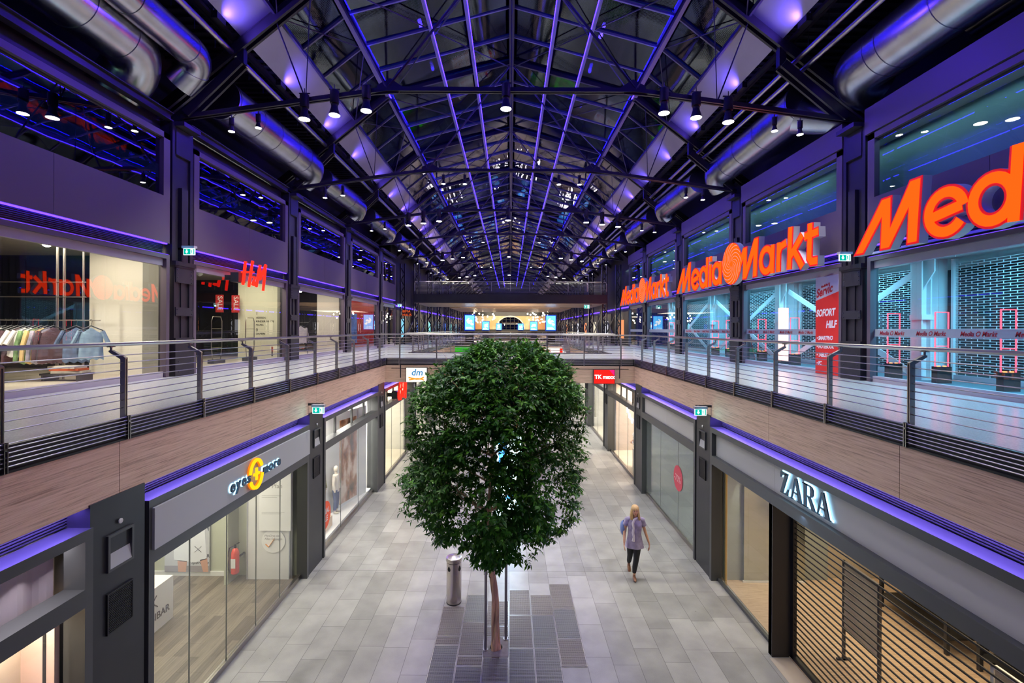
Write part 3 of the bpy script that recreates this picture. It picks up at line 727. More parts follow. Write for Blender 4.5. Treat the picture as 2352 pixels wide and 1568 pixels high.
# ================================================================ LAMPS
M_lens = emat('warm_white_lens', (1.0, .93, .82), 45)
M_refl = mat('lamp_reflector', (.7, .7, .7), .2, 1.0)
def pendant(x, y, z, label, big=True):
    """z = height of the mounting; the lamp hangs below"""
    k = 1.0 if big else .55
    t = thing('pendant_spotlight', label, 'spotlight', (x, y, z))
    MB().lathe([(.10*k, -.30*k), (.105*k, -.29*k), (.105*k, 0), (.09*k, .015*k)], (0, 0, 0), 18).build('housing', M_black, t, True)
    MB().lathe([(.075*k, -.38*k), (.085*k, -.33*k), (.06*k, -.30*k)], (0, 0, 0), 18).build('collar', M_truss, t, True)
    MB().lathe([(.135*k, -.58*k), (.13*k, -.56*k), (.085*k, -.42*k), (.075*k, -.36*k)], (0, 0, 0), 20).build('reflector_cone', M_black, t, True)
    MB().lathe([(.0, -.585*k), (.125*k, -.585*k), (.125*k, -.575*k)], (0, 0, 0), 20).build('lens', M_lens, t, True)
    MB().bar((-.13*k, 0, .04*k), (.13*k, 0, .04*k), .03*k, .02*k).tube((0, 0, .04*k), (0, 0, .16*k), .01, 6).build('bracket', M_truss, t)
    return t
def tie_z(x, e=0):
    ax = abs(x); return CZ+5.80 if ax < 3.02 else CZ+5.80-(ax-3.02)*.70/(4.98+e)
BIGX = [-4.96, -4.24, -3.48, -.13, 3.66, 4.43, 5.2]
BN = ['leftmost big', 'second big from the left', 'third big from the left', 'central big', 'third big from the right', 'second big from the right', 'rightmost big']
proto_b = proto_s = None
LAMPS = []
for ti, y in enumerate(T_Y[1:8]):
    tn = ORD[ti]
    if ti % 2 == 0: xs = [(x, True, BN[i]) for i, x in enumerate(BIGX)]
    else: xs = [(-2.47, False, 'outer left of the middle'), (-1.69, False, 'inner left of the middle'), (1.75, False, 'inner right of the middle'), (2.5, False, 'outer right of the middle')]
    xs += [(-6.8, False, 'small outer left'), (-6.15, False, 'small inner left'), (6.4, False, 'small inner right'), (7.02, False, 'small outer right')]
    for (x, big, nm) in xs:
        z = tie_z(x, .25 if x > 0 else 0)-(.02 if big else .18)
        lab = '%s spotlight hanging from the %s truss' % (nm, tn)
        yy = y-.16 if big else y
        if big: z += .08
        if big and proto_b is None: proto_b = pendant(x, yy, z, lab, True)
        elif not big and proto_s is None: proto_s = pendant(x, yy, z, lab, False)
        else: dup(proto_b if big else proto_s, (x, yy, z), label=lab)
        LAMPS.append((x, yy, z, big, ti))
for (x, y, z, big, ti) in LAMPS:
    k = .62 if big else .36
    if big:
        P = 560 if abs(x) > 1 else 620
        light('SPOT', (x, y, z-k), P, (1, 1, .83), .12, spot=124, blend=.8, target=(x*.7, y+.2, 0))
    elif abs(x) > 5 and ti < 5: light('SPOT', (x, y, z-k), 200, (1, .93, .86), .07, spot=100, blend=.7, target=(x*.9, y, 4.6))
    elif ti < 5: light('SPOT', (x, y, z-k), 330, (1, .95, .88), .07, spot=110, blend=.7, target=(x, y, 0))
light('SPOT', (-2.2, 5.6, 11.3), 420, (1, .95, .86), .1, spot=100, blend=.7, target=(-1.6, 5.6, 0)); light('SPOT', (2.2, 5.6, 11.3), 420, (1, .95, .86), .1, spot=100, blend=.7, target=(1.6, 5.6, 0))
# ================================================================ GROUND SHOPS
M_plank = None
def plank_mat():
    m = bpy.data.materials.new('grey_oak_planks'); m.use_nodes = True; nt = m.node_tree; b = nt.nodes['Principled BSDF']; N = nt.nodes.new; L = nt.links.new
    tc = N('ShaderNodeTexCoord'); mp = N('ShaderNodeMapping'); mp.inputs['Rotation'].default_value = (0, 0, pi/2); L(tc.outputs['Object'], mp.inputs[0])
    br = N('ShaderNodeTexBrick'); br.inputs['Scale'].default_value = 1.0; br.inputs['Brick Width'].default_value = 1.2; br.inputs['Row Height'].default_value = .16; br.inputs['Mortar Size'].default_value = .0015
    br.inputs['Color1'].default_value = (.13, .10, .072, 1); br.inputs['Color2'].default_value = (.27, .225, .165, 1); br.inputs['Mortar'].default_value = (.2, .16, .11, 1); br.offset = .37
    L(mp.outputs[0], br.inputs['Vector'])
    mp2 = N('ShaderNodeMapping'); mp2.inputs['Scale'].default_value = (26, 1.2, 1); L(tc.outputs['Object'], mp2.inputs[0])
    n = N('ShaderNodeTexNoise'); n.inputs['Scale'].default_value = 1.5; n.inputs['Detail'].default_value = 6; L(mp2.outputs[0], n.inputs['Vector'])
    mx = N('ShaderNodeMix'); mx.data_type = 'RGBA'; mx.blend_type = 'MULTIPLY'; mx.inputs[0].default_value = .75
    cr = N('ShaderNodeValToRGB'); cr.color_ramp.elements[0].position = .3; cr.color_ramp.elements[0].color = (.45, .42, .38, 1); cr.color_ramp.elements[1].position = .65; cr.color_ramp.elements[1].color = (1, 1, 1, 1)
    L(n.outputs[0], cr.inputs[0]); L(br.outputs[0], mx.inputs[6]); L(cr.outputs[0], mx.inputs[7]); L(mx.outputs[2], b.inputs['Base Color']); b.inputs['Roughness'].default_value = .45
    return m
M_plank = plank_mat()
M_cfloor = mat('cream_shop_floor', (.62, .55, .42), .4, var=.06, vscale=2)
M_ceil = mat('shop_ceiling', (.6, .59, .56), .7)
def room(s, y0, y1, depth, fm, wm, power, color=(1, .9, .75), n=2, ceil=3.30, cm=None, side0=True, side1=True, z0=0.0):
    a, b_ = 4.98, 4.98+depth
    struct('floor', MB().box(s*a, s*b_, y0, y1, z0-.02, z0+.012), fm)
    w = MB().box(s*b_, s*(b_+.1), y0, y1, z0, ceil)
    if side0: w.box(s*4.95, s*b_, y0-.05, y0+.02, z0, ceil)
    if side1: w.box(s*4.95, s*b_, y1-.02, y1+.05, z0, ceil)
    struct('wall_'+sname(s), w, wm)
    struct('ceiling', MB().box(s*4.96, s*b_, y0, y1, ceil, ceil+.05), cm or M_ceil)
    for i in range(n):
        light('AREA', (s*(a+depth*.45), y0+(y1-y0)*(i+.5)/n, ceil-.06), power/n, color, depth*.6, (y1-y0)/n*.6, rot=(0, 0, 0))
E = emat
# left bay 0 (pink stockings shop)
shopfront(-1, -1.0, 5.37, 'nearest left shopfront with pleated pale curtain over a pink lit wall', panel=None, panes=3)
room(-1, -1.0, 5.6, 3.0, M_cfloor, M_cream, 20, (1, .8, .66))
struct('wall_left', MB().box(-5.40, -5.34, -1, 5.5, .012, 2.8), mat('warm_cream_wall', (.78, .66, .52), .6))
light('AREA', (-5.12, 2.5, 2.66), 75, (1, .84, .68), .22, 5.6); light('AREA', (-4.935, 2.5, 3.42), 45, (1, .92, 1), .08, 5.6)  # second area light is added without a fixture to brighten the curtain
cur = MB()
for i in range(90):
    y = -.72+6.0*i/90; x0 = -5.05-.02*sin(i*1.1)-.012*sin(i*.37); x1 = -5.05-.02*sin((i+1)*1.1)-.012*sin((i+1)*.37)
    cur.add([(x0, y, 2.80), (x1, y+6.0/90, 2.80), (x1, y+6.0/90, 3.52), (x0, y, 3.52), (x0-.004, y, 2.80), (x1-.004, y+6.0/90, 2.80), (x1-.004, y+6.0/90, 3.52), (x0-.004, y, 3.52)], [(0, 1, 2, 3), (7, 6, 5, 4), (3, 2, 6, 7), (0, 4, 5, 1)])
o = cur.build('curtain', mat('pale_lilac_curtain', (.62, .55, .60), .8), None, True, ang=80); tag(o, 'pale pleated lilac curtain across the top of the nearest left shopfront', 'curtain')
wp = thing('wall_panel', 'tall pink wall panel with a dark slot inside the nearest left shop', 'wall panel', (-5.19, 5.28, 0.012))
MB().box(-.15, .22, -.06, 0, 0, 2.66).build('panel', mat('pink_panel', (.72, .50, .42), .6), wp); MB().box(.10, .13, -.07, -.055, 0, 2.66).build('slot', M_pit, wp)
# left bay 1 (spectacles)
fs_eye = shopfront(-1, 6.2, 11.15, 'left shopfront with grey sign panel, yellow plus sign and frameless glass', panes=5)
room(-1, 6.1, 11.2, 4.6, M_plank, mat('sage_wall', (.50, .52, .40), .6), 190, (1, .92, .76), 2)
struct('baseboard_left', MB().box(-9.5, -6.42, 11.14, 11.18, .012, .11), M_white)
# recess with extinguisher, white panel with hanging poster
struct('wall_left', MB().box(-6.42, -6.34, 10.75, 11.18, .0, 3.3), mat('sage_wall', (.50, .52, .40), .6))
P = thing('partition_panel', 'tall white wall panel holding the hanging spectacles poster', 'wall panel', (-5.55, 11.05, 0))
MB().box(-.50, .47, -.05, 0, .012, 3.2).build('board', M_white, P); MB().box(-.50, -.47, -.06, -.05, .012, 3.2).build('edge_strip', M_greypanel, P)
Q = thing('poster', 'white hanging poster with drawn spectacles and faint lines of text', 'poster', (-5.38, 10.97, 1.15))
MB().box(-.36, .36, -.02, 0, 0, 1.95).build('sheet', mat('paper_white', (.86, .86, .84), .5), Q)
T = lambda ox, oz: (lambda x, y, z: (ox+x, -.022-z, oz+y))
text_part('ein Pfan', 'lettering', mat('grey_ink', (.35, .35, .33), .6), Q, T(-.30, .98), size=.15, extrude=.001)
for k, (w_, z_) in enumerate([(.45, .80), (.35, .76), (.52, .42), (.45, .39)]): MB().box(-.30, -.30+w_, -.0225, -.02, z_, z_+.006).build('text_line', mat('grey_ink', (.35, .35, .33), .6), Q)
gl = MB()
for cx in (-.18, .08): gl.path([(cx+.1*cos(a), -.025, 1.55+.065*sin(a)) for a in [2*pi*i/18 for i in range(19)]], .004, 5)
gl.bar((-.08, -.025, 1.57), (-.02, -.025, 1.57), .006).bar((.18, -.025, 1.58), (.34, -.025, 1.6), .006); gl.build('spectacles_drawing', M_black, Q)
R_ = thing('round_sticker', 'round white sticker with orange tick on the display panel', 'sticker', (-5.43, 10.985, .90))
MB().lathe([(0, -.004), (.27, -.004), (.27, 0), (0, 0)], (0, 0, 0), 36, 'y').build('disc', mat('paper_white', (.86, .86, .84), .5), R_)
MB().bar((-.17, -.008, -.06), (-.10, -.008, -.13), .05, .006).bar((-.10, -.008, -.13), (.03, -.008, .06), .05, .006).build('tick_mark', mat('orange_ink', (.9, .38, .05), .5), R_)
text_part('PfanDrei als\nAlles Sehtagen', 'lettering', mat('grey_ink', (.35, .35, .33), .6), R_, lambda x, y, z: (-.2+x, -.006-z, .10+y), size=.07, extrude=.001)
FE = thing('fire_extinguisher', 'red fire extinguisher with black hose in the corner by the white panel', 'fire extinguisher', (-6.24, 10.85, .012))
FE.location = (-6.20, 10.80, .25)
MB().lathe([(.07, 0), (.085, .02), (.085, .46), (.06, .54), (.03, .57)], (0, 0, 0), 20).build('tank', mat('fire_red', (.65, .045, .02), .3, coat=.5), FE, True)
MB().lathe([(.025, .57), (.025, .63)], (0, 0, 0), 10).bar((-.02, 0, .64), (.10, 0, .70), .02).build('valve', M_black, FE)
MB().path([(-.03, 0, .62), (-.12, -.02, .58), (-.15, -.03, .35), (-.13, -.03, .1), (-.09, -.04, .02)], .012, 6).build('hose', M_black, FE, True)
MB().box(-.05, .05, -.088, -.08, .15, .36).build('label_plate', M_white, FE)
MB().bar((0, .09, .3), (0, .37, .3), .03).build('wall_bracket', M_black, FE)
PO = thing('poster', 'large poster of a person in a white skirt on the sage back wall', 'poster', (-7.5, 11.13, .12))
MB().box(-.52, .52, -.02, 0, 0, 2.4).build('sheet', mat('poster_grey', (.55, .56, .60), .6), PO)
MB().prism([(-.30, .28), (-.34, 1.4), (-.2, 2.35), (.28, 2.35), (.38, 1.4), (.46, .30), (.2, .22), (-.1, .24)], lambda u, v, t: (u, t, v), -.024, -.02).build('skirt_print', mat('skirt_white', (.80, .82, .88), .7), PO)
MB().prism([(.24, 2.38), (.50, 2.38), (.50, .95), (.40, 1.2), (.3, 1.7)], lambda u, v, t: (u, t, v), -.027, -.02).build('shadow_print', M_dark, PO)
skin_p = mat('poster_skin', (.62, .33, .22), .6)
MB().prism([(-.20, .0), (-.22, .27), (.0, .25), (-.02, .0)], lambda u, v, t: (u, t, v), -.024, -.02).prism([(.38, 0), (.30, .28), (.47, .32), (.5, 0)], lambda u, v, t: (u, t, v), -.024, -.02).build('legs_print', skin_p, PO)
MB().prism([(-.46, .95), (-.36, .98), (-.32, .75), (-.36, .5), (-.42, .48), (-.44, .7)], lambda u, v, t: (u, t, v), -.027, -.02).build('hand_print', skin_p, PO)
MB().box(-.52, .52, -.023, -.021, 0, .14).build('floor_print', mat('poster_floor', (.32, .29, .3), .6), PO)
text_part('SANSIBAR', 'lettering', M_black, PO, T(.08, .34), size=.10, extrude=.001, offset=.002)
text_part('Sport of s', 'lettering', M_black, PO, T(.10, .18), size=.10, extrude=.001, shear=.5)
MB().bar((.18, -.026, .46), (.34, -.026, .60), .014, .004).bar((.34, -.026, .46), (.18, -.026, .60), .014, .004).build('crossed_sabres', M_black, PO)
CB = thing('display_cube', 'white display cube with crossed sabres emblem inside the left shop', 'display cube', (-7.0, 9.0, .012))
MB().box(-.55, .28, -.45, .55, 0, .84).build('body', mat('cube_white', (.75, .70, .62), .5), CB)
rr = lambda x, y, z: (.283+z, -.40+x, .22+y)
text_part('SANSIBAR', 'lettering', mat('brown_ink', (.10, .06, .04), .6), CB, rr, size=.19, extrude=.001, offset=.004)
MB().bar((.284, -.15, .45), (.284, .10, .68), .006, .02).bar((.284, .13, .45), (.284, -.12, .68), .006, .02).build('crossed_sabres', mat('brown_ink', (.10, .06, .04), .6), CB)
random.seed(11)
for i in range(7):
    c = [(.8, .25, .1), (.8, .75, .6), (.1, .12, .15), (.85, .5, .3), (.6, .1, .08), (.75, .75, .72), (.15, .2, .3)][i]
    x, y = -7.0+random.uniform(-.4, .16), 9.0-.35+.13*i
    o = MB().box(-.10, .10, -.03, .03, 0, .05); o.xf(Matrix.Rotation(random.uniform(-.6, .6), 4, 'Z'))
    ob = o.build('spectacle_case', mat('case_%d' % i, c, .5), None); ob.location = (x, y, .854); tag(ob, '%s spectacle case lying on the white display cube' % ['orange', 'cream', 'black', 'light orange', 'red', 'white', 'navy'][i], 'case', 'spectacle cases on the display cube')
# left bay 2 (fashion, bright window)
shopfront(-1, 12.05, 17.0, 'left shopfront with bright white display window and mannequins', panel=None, panes=3)
room(-1, 11.9, 17.1, 2.2, mat('white_display_floor', (.85, .82, .78), .5), M_white, 520, (1, .95, .86), 2)
mt = MB()
for yy in (13.3, 14.7, 15.9): mt.box(-4.9, -4.85, yy-.04, yy+.04, 2.9, 3.43)
trim(mt, M_frame)
struct('floor', MB().box(-7.1, -4.93, 12.1, 16.95, .012, .14), mat('white_display_floor', (.85, .82, .78), .5))
wd = thing('window_backdrop', 'white backdrop with brown photo print behind the mannequins', 'backdrop', (-5.45, 14.7, .14), radians(-14.5))
MB().box(-.04, 0, -1.9, 1.9, 0, 3.0).build('board', M_white, wd)
photo = bpy.data.materials.new('brown_photo_print'); photo.use_nodes = True
_nt = photo.node_tree; _tc = _nt.nodes.new('ShaderNodeTexCoord'); _n = _nt.nodes.new('ShaderNodeTexNoise'); _n.inputs['Scale'].default_value = 1.3; _n.inputs['Detail'].default_value = 6
_mp = _nt.nodes.new('ShaderNodeMapping'); _mp.inputs['Scale'].default_value = (1, 2.0, 1.1); _cr = _nt.nodes.new('ShaderNodeValToRGB')
_cr.color_ramp.elements[0].position = .36; _cr.color_ramp.elements[0].color = (.05, .03, .02, 1); _cr.color_ramp.elements[1].position = .62; _cr.color_ramp.elements[1].color = (.75, .6, .5, 1)
_e = _cr.color_ramp.elements.new(.48); _e.color = (.36, .14, .06, 1)
_nt.links.new(_tc.outputs['Object'], _mp.inputs[0]); _nt.links.new(_mp.outputs[0], _n.inputs['Vector']); _nt.links.new(_n.outputs[0], _cr.inputs[0]); _nt.links.new(_cr.outputs[0], _nt.nodes['Principled BSDF'].inputs['Base Color'])
MB().box(0, .015, .35, 1.30, .1, 2.75).build('photo_print', photo, wd)
bx = MB().box(-5.50, -5.10, 12.6, 13.75, .14, .42); o = bx.build('display_plinth', mat('pale_wood_plinth', (.85, .62, .42), .5), None); tag(o, 'low pale wood plinth under the mannequins in the white window', 'plinth')
def mannequin(x, y, z, h, label, top, bot, skin=(.85, .74, .6)):
    t = thing('mannequin', label, 'mannequin', (x, y, z)); k = h/1.75
    b = MB()
    b.path([(0, 0, 1.42*k), (0, 0, 1.52*k)], .05*k, 10); b.ell((0, 0, 1.63*k), (.085*k, .10*k, .12*k))
    for q in (-1, 1):
        b.path([(.0, q*.09*k, .85*k), (.02, q*.10*k, .48*k), (0, q*.10*k, .06*k)], .07, 10, rs=[.085*k, .055*k, .035*k]); b.ell((.05*k, q*.10*k, .035*k), (.11*k, .04*k, .035*k), 10, 6)
        b.path([(0, q*.19*k, 1.40*k), (0, q*.25*k, 1.10*k), (.06*k, q*.25*k, .84*k)], .04, 8, rs=[.05*k, .04*k, .028*k])
    b.build('body', mat('mannequin_skin', skin, .5), t, True)
    MB().lathe([(.14*k, .80*k), (.15*k, .95*k), (.12*k, 1.10*k), (.155*k, 1.32*k), (.13*k, 1.42*k), (.06*k, 1.45*k)], (0, 0, 0), 16).xf(Matrix.Diagonal((.8, 1.15, 1, 1))).build('jacket', top, t, True)
    sl = MB()
    for q in (-1, 1): sl.path([(0, q*.19*k, 1.38*k), (0, q*.25*k, 1.12*k), (.05*k, q*.25*k, .90*k)], .05, 8, rs=[.065*k, .055*k, .045*k])
    sl.build('sleeves', top, t, True)
    tr = MB()
    for q in (-1, 1): tr.path([(.0, q*.09*k, .88*k), (.02, q*.10*k, .48*k), (0, q*.10*k, .14*k)], .07, 10, rs=[.10*k, .07*k, .055*k])
    tr.build('trousers', bot, t, True)
    return t
mannequin(-5.32, 13.5, .42, 1.55, 'mannequin in an olive patterned jacket in the white window', mat('olive_jacket', (.30, .27, .12), .7, var=.5, vscale=14), mat('mustard_cloth', (.75, .5, .12), .8))
mannequin(-5.33, 14.65, .14, 1.45, 'mannequin in a pale coat with orange bag in the white window', mat('pale_coat', (.78, .70, .60), .8), mat('navy_cloth', (.06, .09, .2), .8))
st = thing('round_sticker', 'red oval sale sticker on the left white display window', 'sticker', (-4.84, 12.56, .88))
MB().prism([(.36*cos(a), .36*sin(a)) for a in [2*pi*i/32 for i in range(32)]], lambda u, v, t: (t, u, v), 0, .003).build('disc', mat('sale_red', (.85, .10, .03), .5, emit=(.85, .1, .03), estr=.0), st)
text_part('FINAL\nSALE', 'lettering', M_white, st, lambda x, y, z: (.006+z, x-.27, y+.03), size=.20, extrude=.001, offset=.003)
# left bay 3 (cream wall, red blade sign)
shopfront(-1, 17.9, 22.9, 'left shopfront with cream interior wall under the footbridge', panel=None, panes=3)
room(-1, 17.8, 23.0, 3.2, M_cfloor, M_cream, 300, (1, .93, .76), 2)
mt = MB()
for yy in (18.9, 19.9, 20.9): mt.box(-4.9, -4.85, yy-.04, yy+.04, 2.9, 3.43)
trim(mt, M_frame)
def arch_rack(x, y, z, label):
    t = thing('security_gate', label, 'security gate', (x, y, z))
    b = MB(); pts = [(0, -.20, .1), (0, -.27, .5), (0, -.27, 1.35), (0, -.20, 1.48), (0, .20, 1.48), (0, .27, 1.35), (0, .27, .5), (0, .20, .1)]
    b.path(pts, .014, 6); b.build('frame', M_rail, t, True)
    for zz in (.5, .8, 1.1): MB().tube((0, -.27, zz), (0, .27, zz), .008, 6).build('crossbar', M_rail, t, True)
    MB().box(-.10, .10, -.30, .30, 0, .12).build('base', M_dark, t)
arch_rack(-5.3, 18.6, .012, 'steel security gate inside the cream left shop')
for k in range(4, 9):
    y0 = YC[k-1]+.5+0*k
    y0 = 5.75+5.85*(k-1)+.5; y1 = y0+4.9
    shopfront(-1, y0, y1, 'distant left ground floor shopfront beyond the tree, %s from the camera' % ORD[k], panel=None, panes=2)
    room(-1, y0-.1, y1+.1, 2.0, M_cfloor, M_cream, 240, (1, .93, .8), 1)
    shopfront(1, y0, y1, 'distant right ground floor shopfront beyond the tree, %s from the camera' % ORD[k], panel=None, panes=2)
    room(1, y0-.1, y1+.1, 2.0, M_cfloor, M_cream, 240, (1, .93, .84), 1)
# ---------------------------------------------------------------- right side
# bay 0+1: long fascia with backlit letters, window, pillar, grille
fz = thing('shop_front', 'right shopfront with long pale fascia, glass window and roller grille', 'shopfront', (D1, -1.0, 0))
X = lambda d: (d-D1)
YE = 11.15+1.0
f = MB().box(X(D1), X(4.955), 0, YE, 3.43, 3.55).box(X(D1), X(4.92), YE-.10, YE, 0, 3.43).box(X(D1), X(4.95), 0, YE-.1, 2.70, 2.90)
f.box(X(D1), X(D1+.05), 9.5, 9.6, 0, 2.7)
f.build('frame', M_frame, fz)
sp_ = MB()
for a in (0, 5.1, 9.6): sp_.box(X(D1+.10), X(D1+.14), a+.003, min(YE-.1, a+5.1 if a == 0 else (9.6 if a == 5.1 else YE-.1))-.003, 2.90, 3.43)
sp_.build('sign_panel', mat('pale_fascia', (.50, .49, .50), .45), fz)
MB().box(X(D1), X(D1+.42), 9.48, 9.60, 0, 2.70).build('pillar', mat('brown_black_cladding', (.030, .026, .024), .5), fz)
MB().box(X(4.83), X(4.90), 9.6, YE-.1, 0, .06).build('sill', M_frame, fz)
for a, b_ in ((9.61, 10.7), (10.71, YE-.11)): MB().box(X(4.86), X(4.872), a, b_, .06, 2.70).build('glass_pane', M_glass, fz)
MB().box(X(4.92), X(4.96), YE-.3, YE-.24, 0, 2.7).box(X(4.92), X(4.96), 9.66, 9.72, 0, 2.7).build('gold_trim', mat('brass_trim', (.62, .46, .2), .35, .7), fz)
gr = MB()
for k in range(26): gr.box(X(5.03), X(5.045), .0, 9.46, .12+k*.10, .142+k*.10)
gr.build('roller_grille', mat('grille_bronze', (.012, .010, .008), .5, .2), fz)
MB().box(X(5.0), X(5.07), 9.40, 9.48, 0, 2.7).box(X(5.0), X(5.08), 0, 9.46, 0, .07).build('grille_guide', M_black, fz)
l = cove_ground(1, -1.0, 11.15); l.parent = fz; l.location = (-D1, 1.0, 0)
M_zwood = wood_mat('shop_wood_floor', (.34, .22, .13), (.52, .37, .24), (.66, .50, .34), (3, 60, 3), .4)
room(1, -1.0, 11.2, 5.0, M_zwood, mat('taupe_wall', (.42, .36, .27), .6), 290, (1, .80, .54), 3)
struct('floor', MB().box(4.62, 5.05, -1, 8.45, -.02, .006), mat('beige_threshold', (.45, .38, .3), .5))
struct('wall_right', MB().box(5.0, 7.4, 11.08, 11.16, 0, 3.3), mat('grey_green_glass', (.30, .33, .30), .35))
BW = thing('wall_panel', 'greenish mirrored wall panel behind the right side window', 'wall panel', (6.3, 11.0, .05))
MB().box(-.9, .5, -.03, 0, 0, 2.7).build('mirror_sheet', mat('mirror_green', (.42, .46, .42), .12, .85), BW); MB().box(-.92, .52, -.05, -.0, -.04, 0).build('lower_rail', M_white, BW)
light('SPOT', (5.6, 10.6, 2.9), 70, (1, .95, .8), .05, spot=70, blend=.8, target=(5.75, 11, 1.4)) 
def goods_frame(x, y, label, m, w=.85, h=1.75):
    t = thing('display_stand', label, 'display stand', (x, y, .012))
    b = MB().box(-.02, .02, -w/2, -w/2+.04, 0, h).box(-.02, .02, w/2-.04, w/2, 0, h).box(-.02, .02, -w/2, w/2, h-.04, h).box(-.02, .02, -w/2, w/2, .55, .58).box(-.12, .12, -w/2, -w/2+.04, 0, .03).box(-.12, .12, w/2-.04, w/2, 0, .03)
    b.build('frame', m, t); MB().box(-.015, -.005, -w/2+.05, w/2-.05, .60, h-.05).build('panel', mat('stand_panel', (.52, .42, .3), .5), t)
goods_frame(5.9, 8.0, 'dark framed display stand behind the roller grille, near its pillar', M_steel)
goods_frame(5.9, 5.4, 'pale framed display stand behind the roller grille, at the photo bottom', M_white)
for i, (x, y) in enumerate([(8.2, 9.3), (8.4, 7.4)]):
    t = thing('display_table', 'dark display table with folded goods at the rear of the right shop, %s' % ('left one' if i == 0 else 'right one'), 'table', (x, y, .012))
    MB().box(-.4, .4, -.8, .8, .72, .78).build('tabletop', M_dark, t)
    for a in (-.35, .35):
        for b_ in (-.75, .75): MB().box(a-.03, a+.03, b_-.03, b_+.03, 0, .72).build('leg', M_dark, t)
    MB().box(-.36, .36, -.75, .75, .25, .29).build('shelf', M_dark, t)
    for j in range(5): MB().box(-.25, .25, -.68+j*.28, -.48+j*.28, .78, .84+.03*(j % 2)).build('folded_goods', mat('goods_%d' % (j % 3), [(.1, .09, .08), (.35, .3, .25), (.2, .12, .08)][j % 3], .8), t)
for i, y in enumerate((6.6, 8.6)):
    t = thing('wall_shelf', 'tall dark shoe shelf on the rear wall of the right shop, %s' % ('near one' if i == 0 else 'far one'), 'shelf', (9.7, y, .012))
    b = MB().box(-.02, .2, -.8, -.76, 0, 2.6).box(-.02, .2, .76, .8, 0, 2.6)
    for z in (.4, .9, 1.4, 1.9, 2.4): b.box(-.25, .2, -.78, .78, z, z+.03)
    b.build('frame', M_dark, t)
# bay 2: frosted window with percent sticker
shopfront(1, 12.05, 17.0, 'right shopfront with blank white fascia and frosted glass', panel='recessed', panel_mat=mat('white_fascia', (.55, .54, .52), .5), panes=3, glass_mat=glass('frosted_glass', (.9, .95, .92), 1.2, .03, milk=.42, milkcol=(.30, .33, .31)))
room(1, 11.9, 17.1, 3.0, mat('dim_floor', (.3, .32, .3), .5), mat('dim_wall', (.38, .42, .38), .6), 75, (.9, 1, .92), 1)
st = thing('round_sticker', 'round pink percent sticker on the frosted right window', 'sticker', (4.835, 13.7, 1.55))
MB().prism([(.36*cos(a), .36*sin(a)) for a in [2*pi*i/32 for i in range(32)]], lambda u, v, t: (t, u, v), 0, .004).build('disc', mat('sale_pink', (.62, .06, .10), .5), st)
text_part('-70%', 'lettering', mat('pale_pink_ink', (.8, .4, .42), .5), st, lambda x, y, z: (-.004-z, .31-x, y-.1), size=.27, extrude=.001, offset=.003)
# bay 3: flower window with neon
shopfront(1, 17.9, 22.9, 'right shopfront with white flower display and blue neon lettering', panel=None, panes=3)
room(1, 17.8, 23.0, 2.6, M_cfloor, mat('rust_wall', (.5, .40, .33), .7), 420, (1, .86, .72), 2)
mt = MB()
for yy in (18.9, 19.9, 20.9): mt.box(4.9, 4.85, yy-.04, yy+.04, 2.9, 3.43)
trim(mt, M_frame)
fd = thing('flower_display', 'large mass of white paper flowers in the right shop window', 'flower display', (5.35, 19.6, 0))
random.seed(5); fb = MB(); fl2 = MB()
for i in range(260):
    v = random.random(); yy = -.75+.95*v+random.uniform(-.28, .28); zz = .75+1.35*(1-abs(v-.35)*1.1)*random.uniform(.5, 1); xx = random.uniform(-.22, .12)
    r = random.uniform(.05, .12); tgt = fb if random.random() < .85 else fl2
    n_ = 6; c = Vector((xx, yy, zz)); d = Vector((random.uniform(-1, .1), random.uniform(-1, 1), random.uniform(-.5, 1))).normalized(); a = d.orthogonal().normalized(); bb = d.cross(a)
    for q in range(n_):
        an = 2*pi*q/n_; e = a*cos(an)+bb*sin(an); sd = d.cross(e)
        tgt.add([c, c+e*r*.6+sd*r*.35+d*r*.3, c+e*r+d*r*.35, c+e*r*.6-sd*r*.35+d*r*.3], [(0, 1, 2, 3)])
fb.build('petals', mat('petal_white', (.85, .82, .84), .6), fd); fl2.build('coloured_petals', mat('petal_peach', (.8, .35, .2), .6), fd)
MB().box(-.15, .15, -.6, .6, 0, .8).build('stand', mat('stand_beige', (.55, .45, .38), .6), fd)
neon = emat('blue_white_neon', (.45, .7, 1.0), 14)
ns = thing('neon_sign', 'blue white neon lettering hanging in the right flower window', 'neon sign', (5.05, 20.6, 2.35))
def script_path(pts, r=.014): return MB().path(pts, r, 6)
for j, (yy, zz) in enumerate([(0, 0), (-.35, -.18), (-.75, -.30), (-1.35, -.15)]):
    p = [(0, yy-.30*q/12-.03*sin(q*1.4), zz+.10*sin(q*1.1+j)) for q in range(13)]
    script_path(p, .02).build('neon_tube', neon, ns, True)
# bay 3..: shelves glimpse
for i in range(3):
    pass
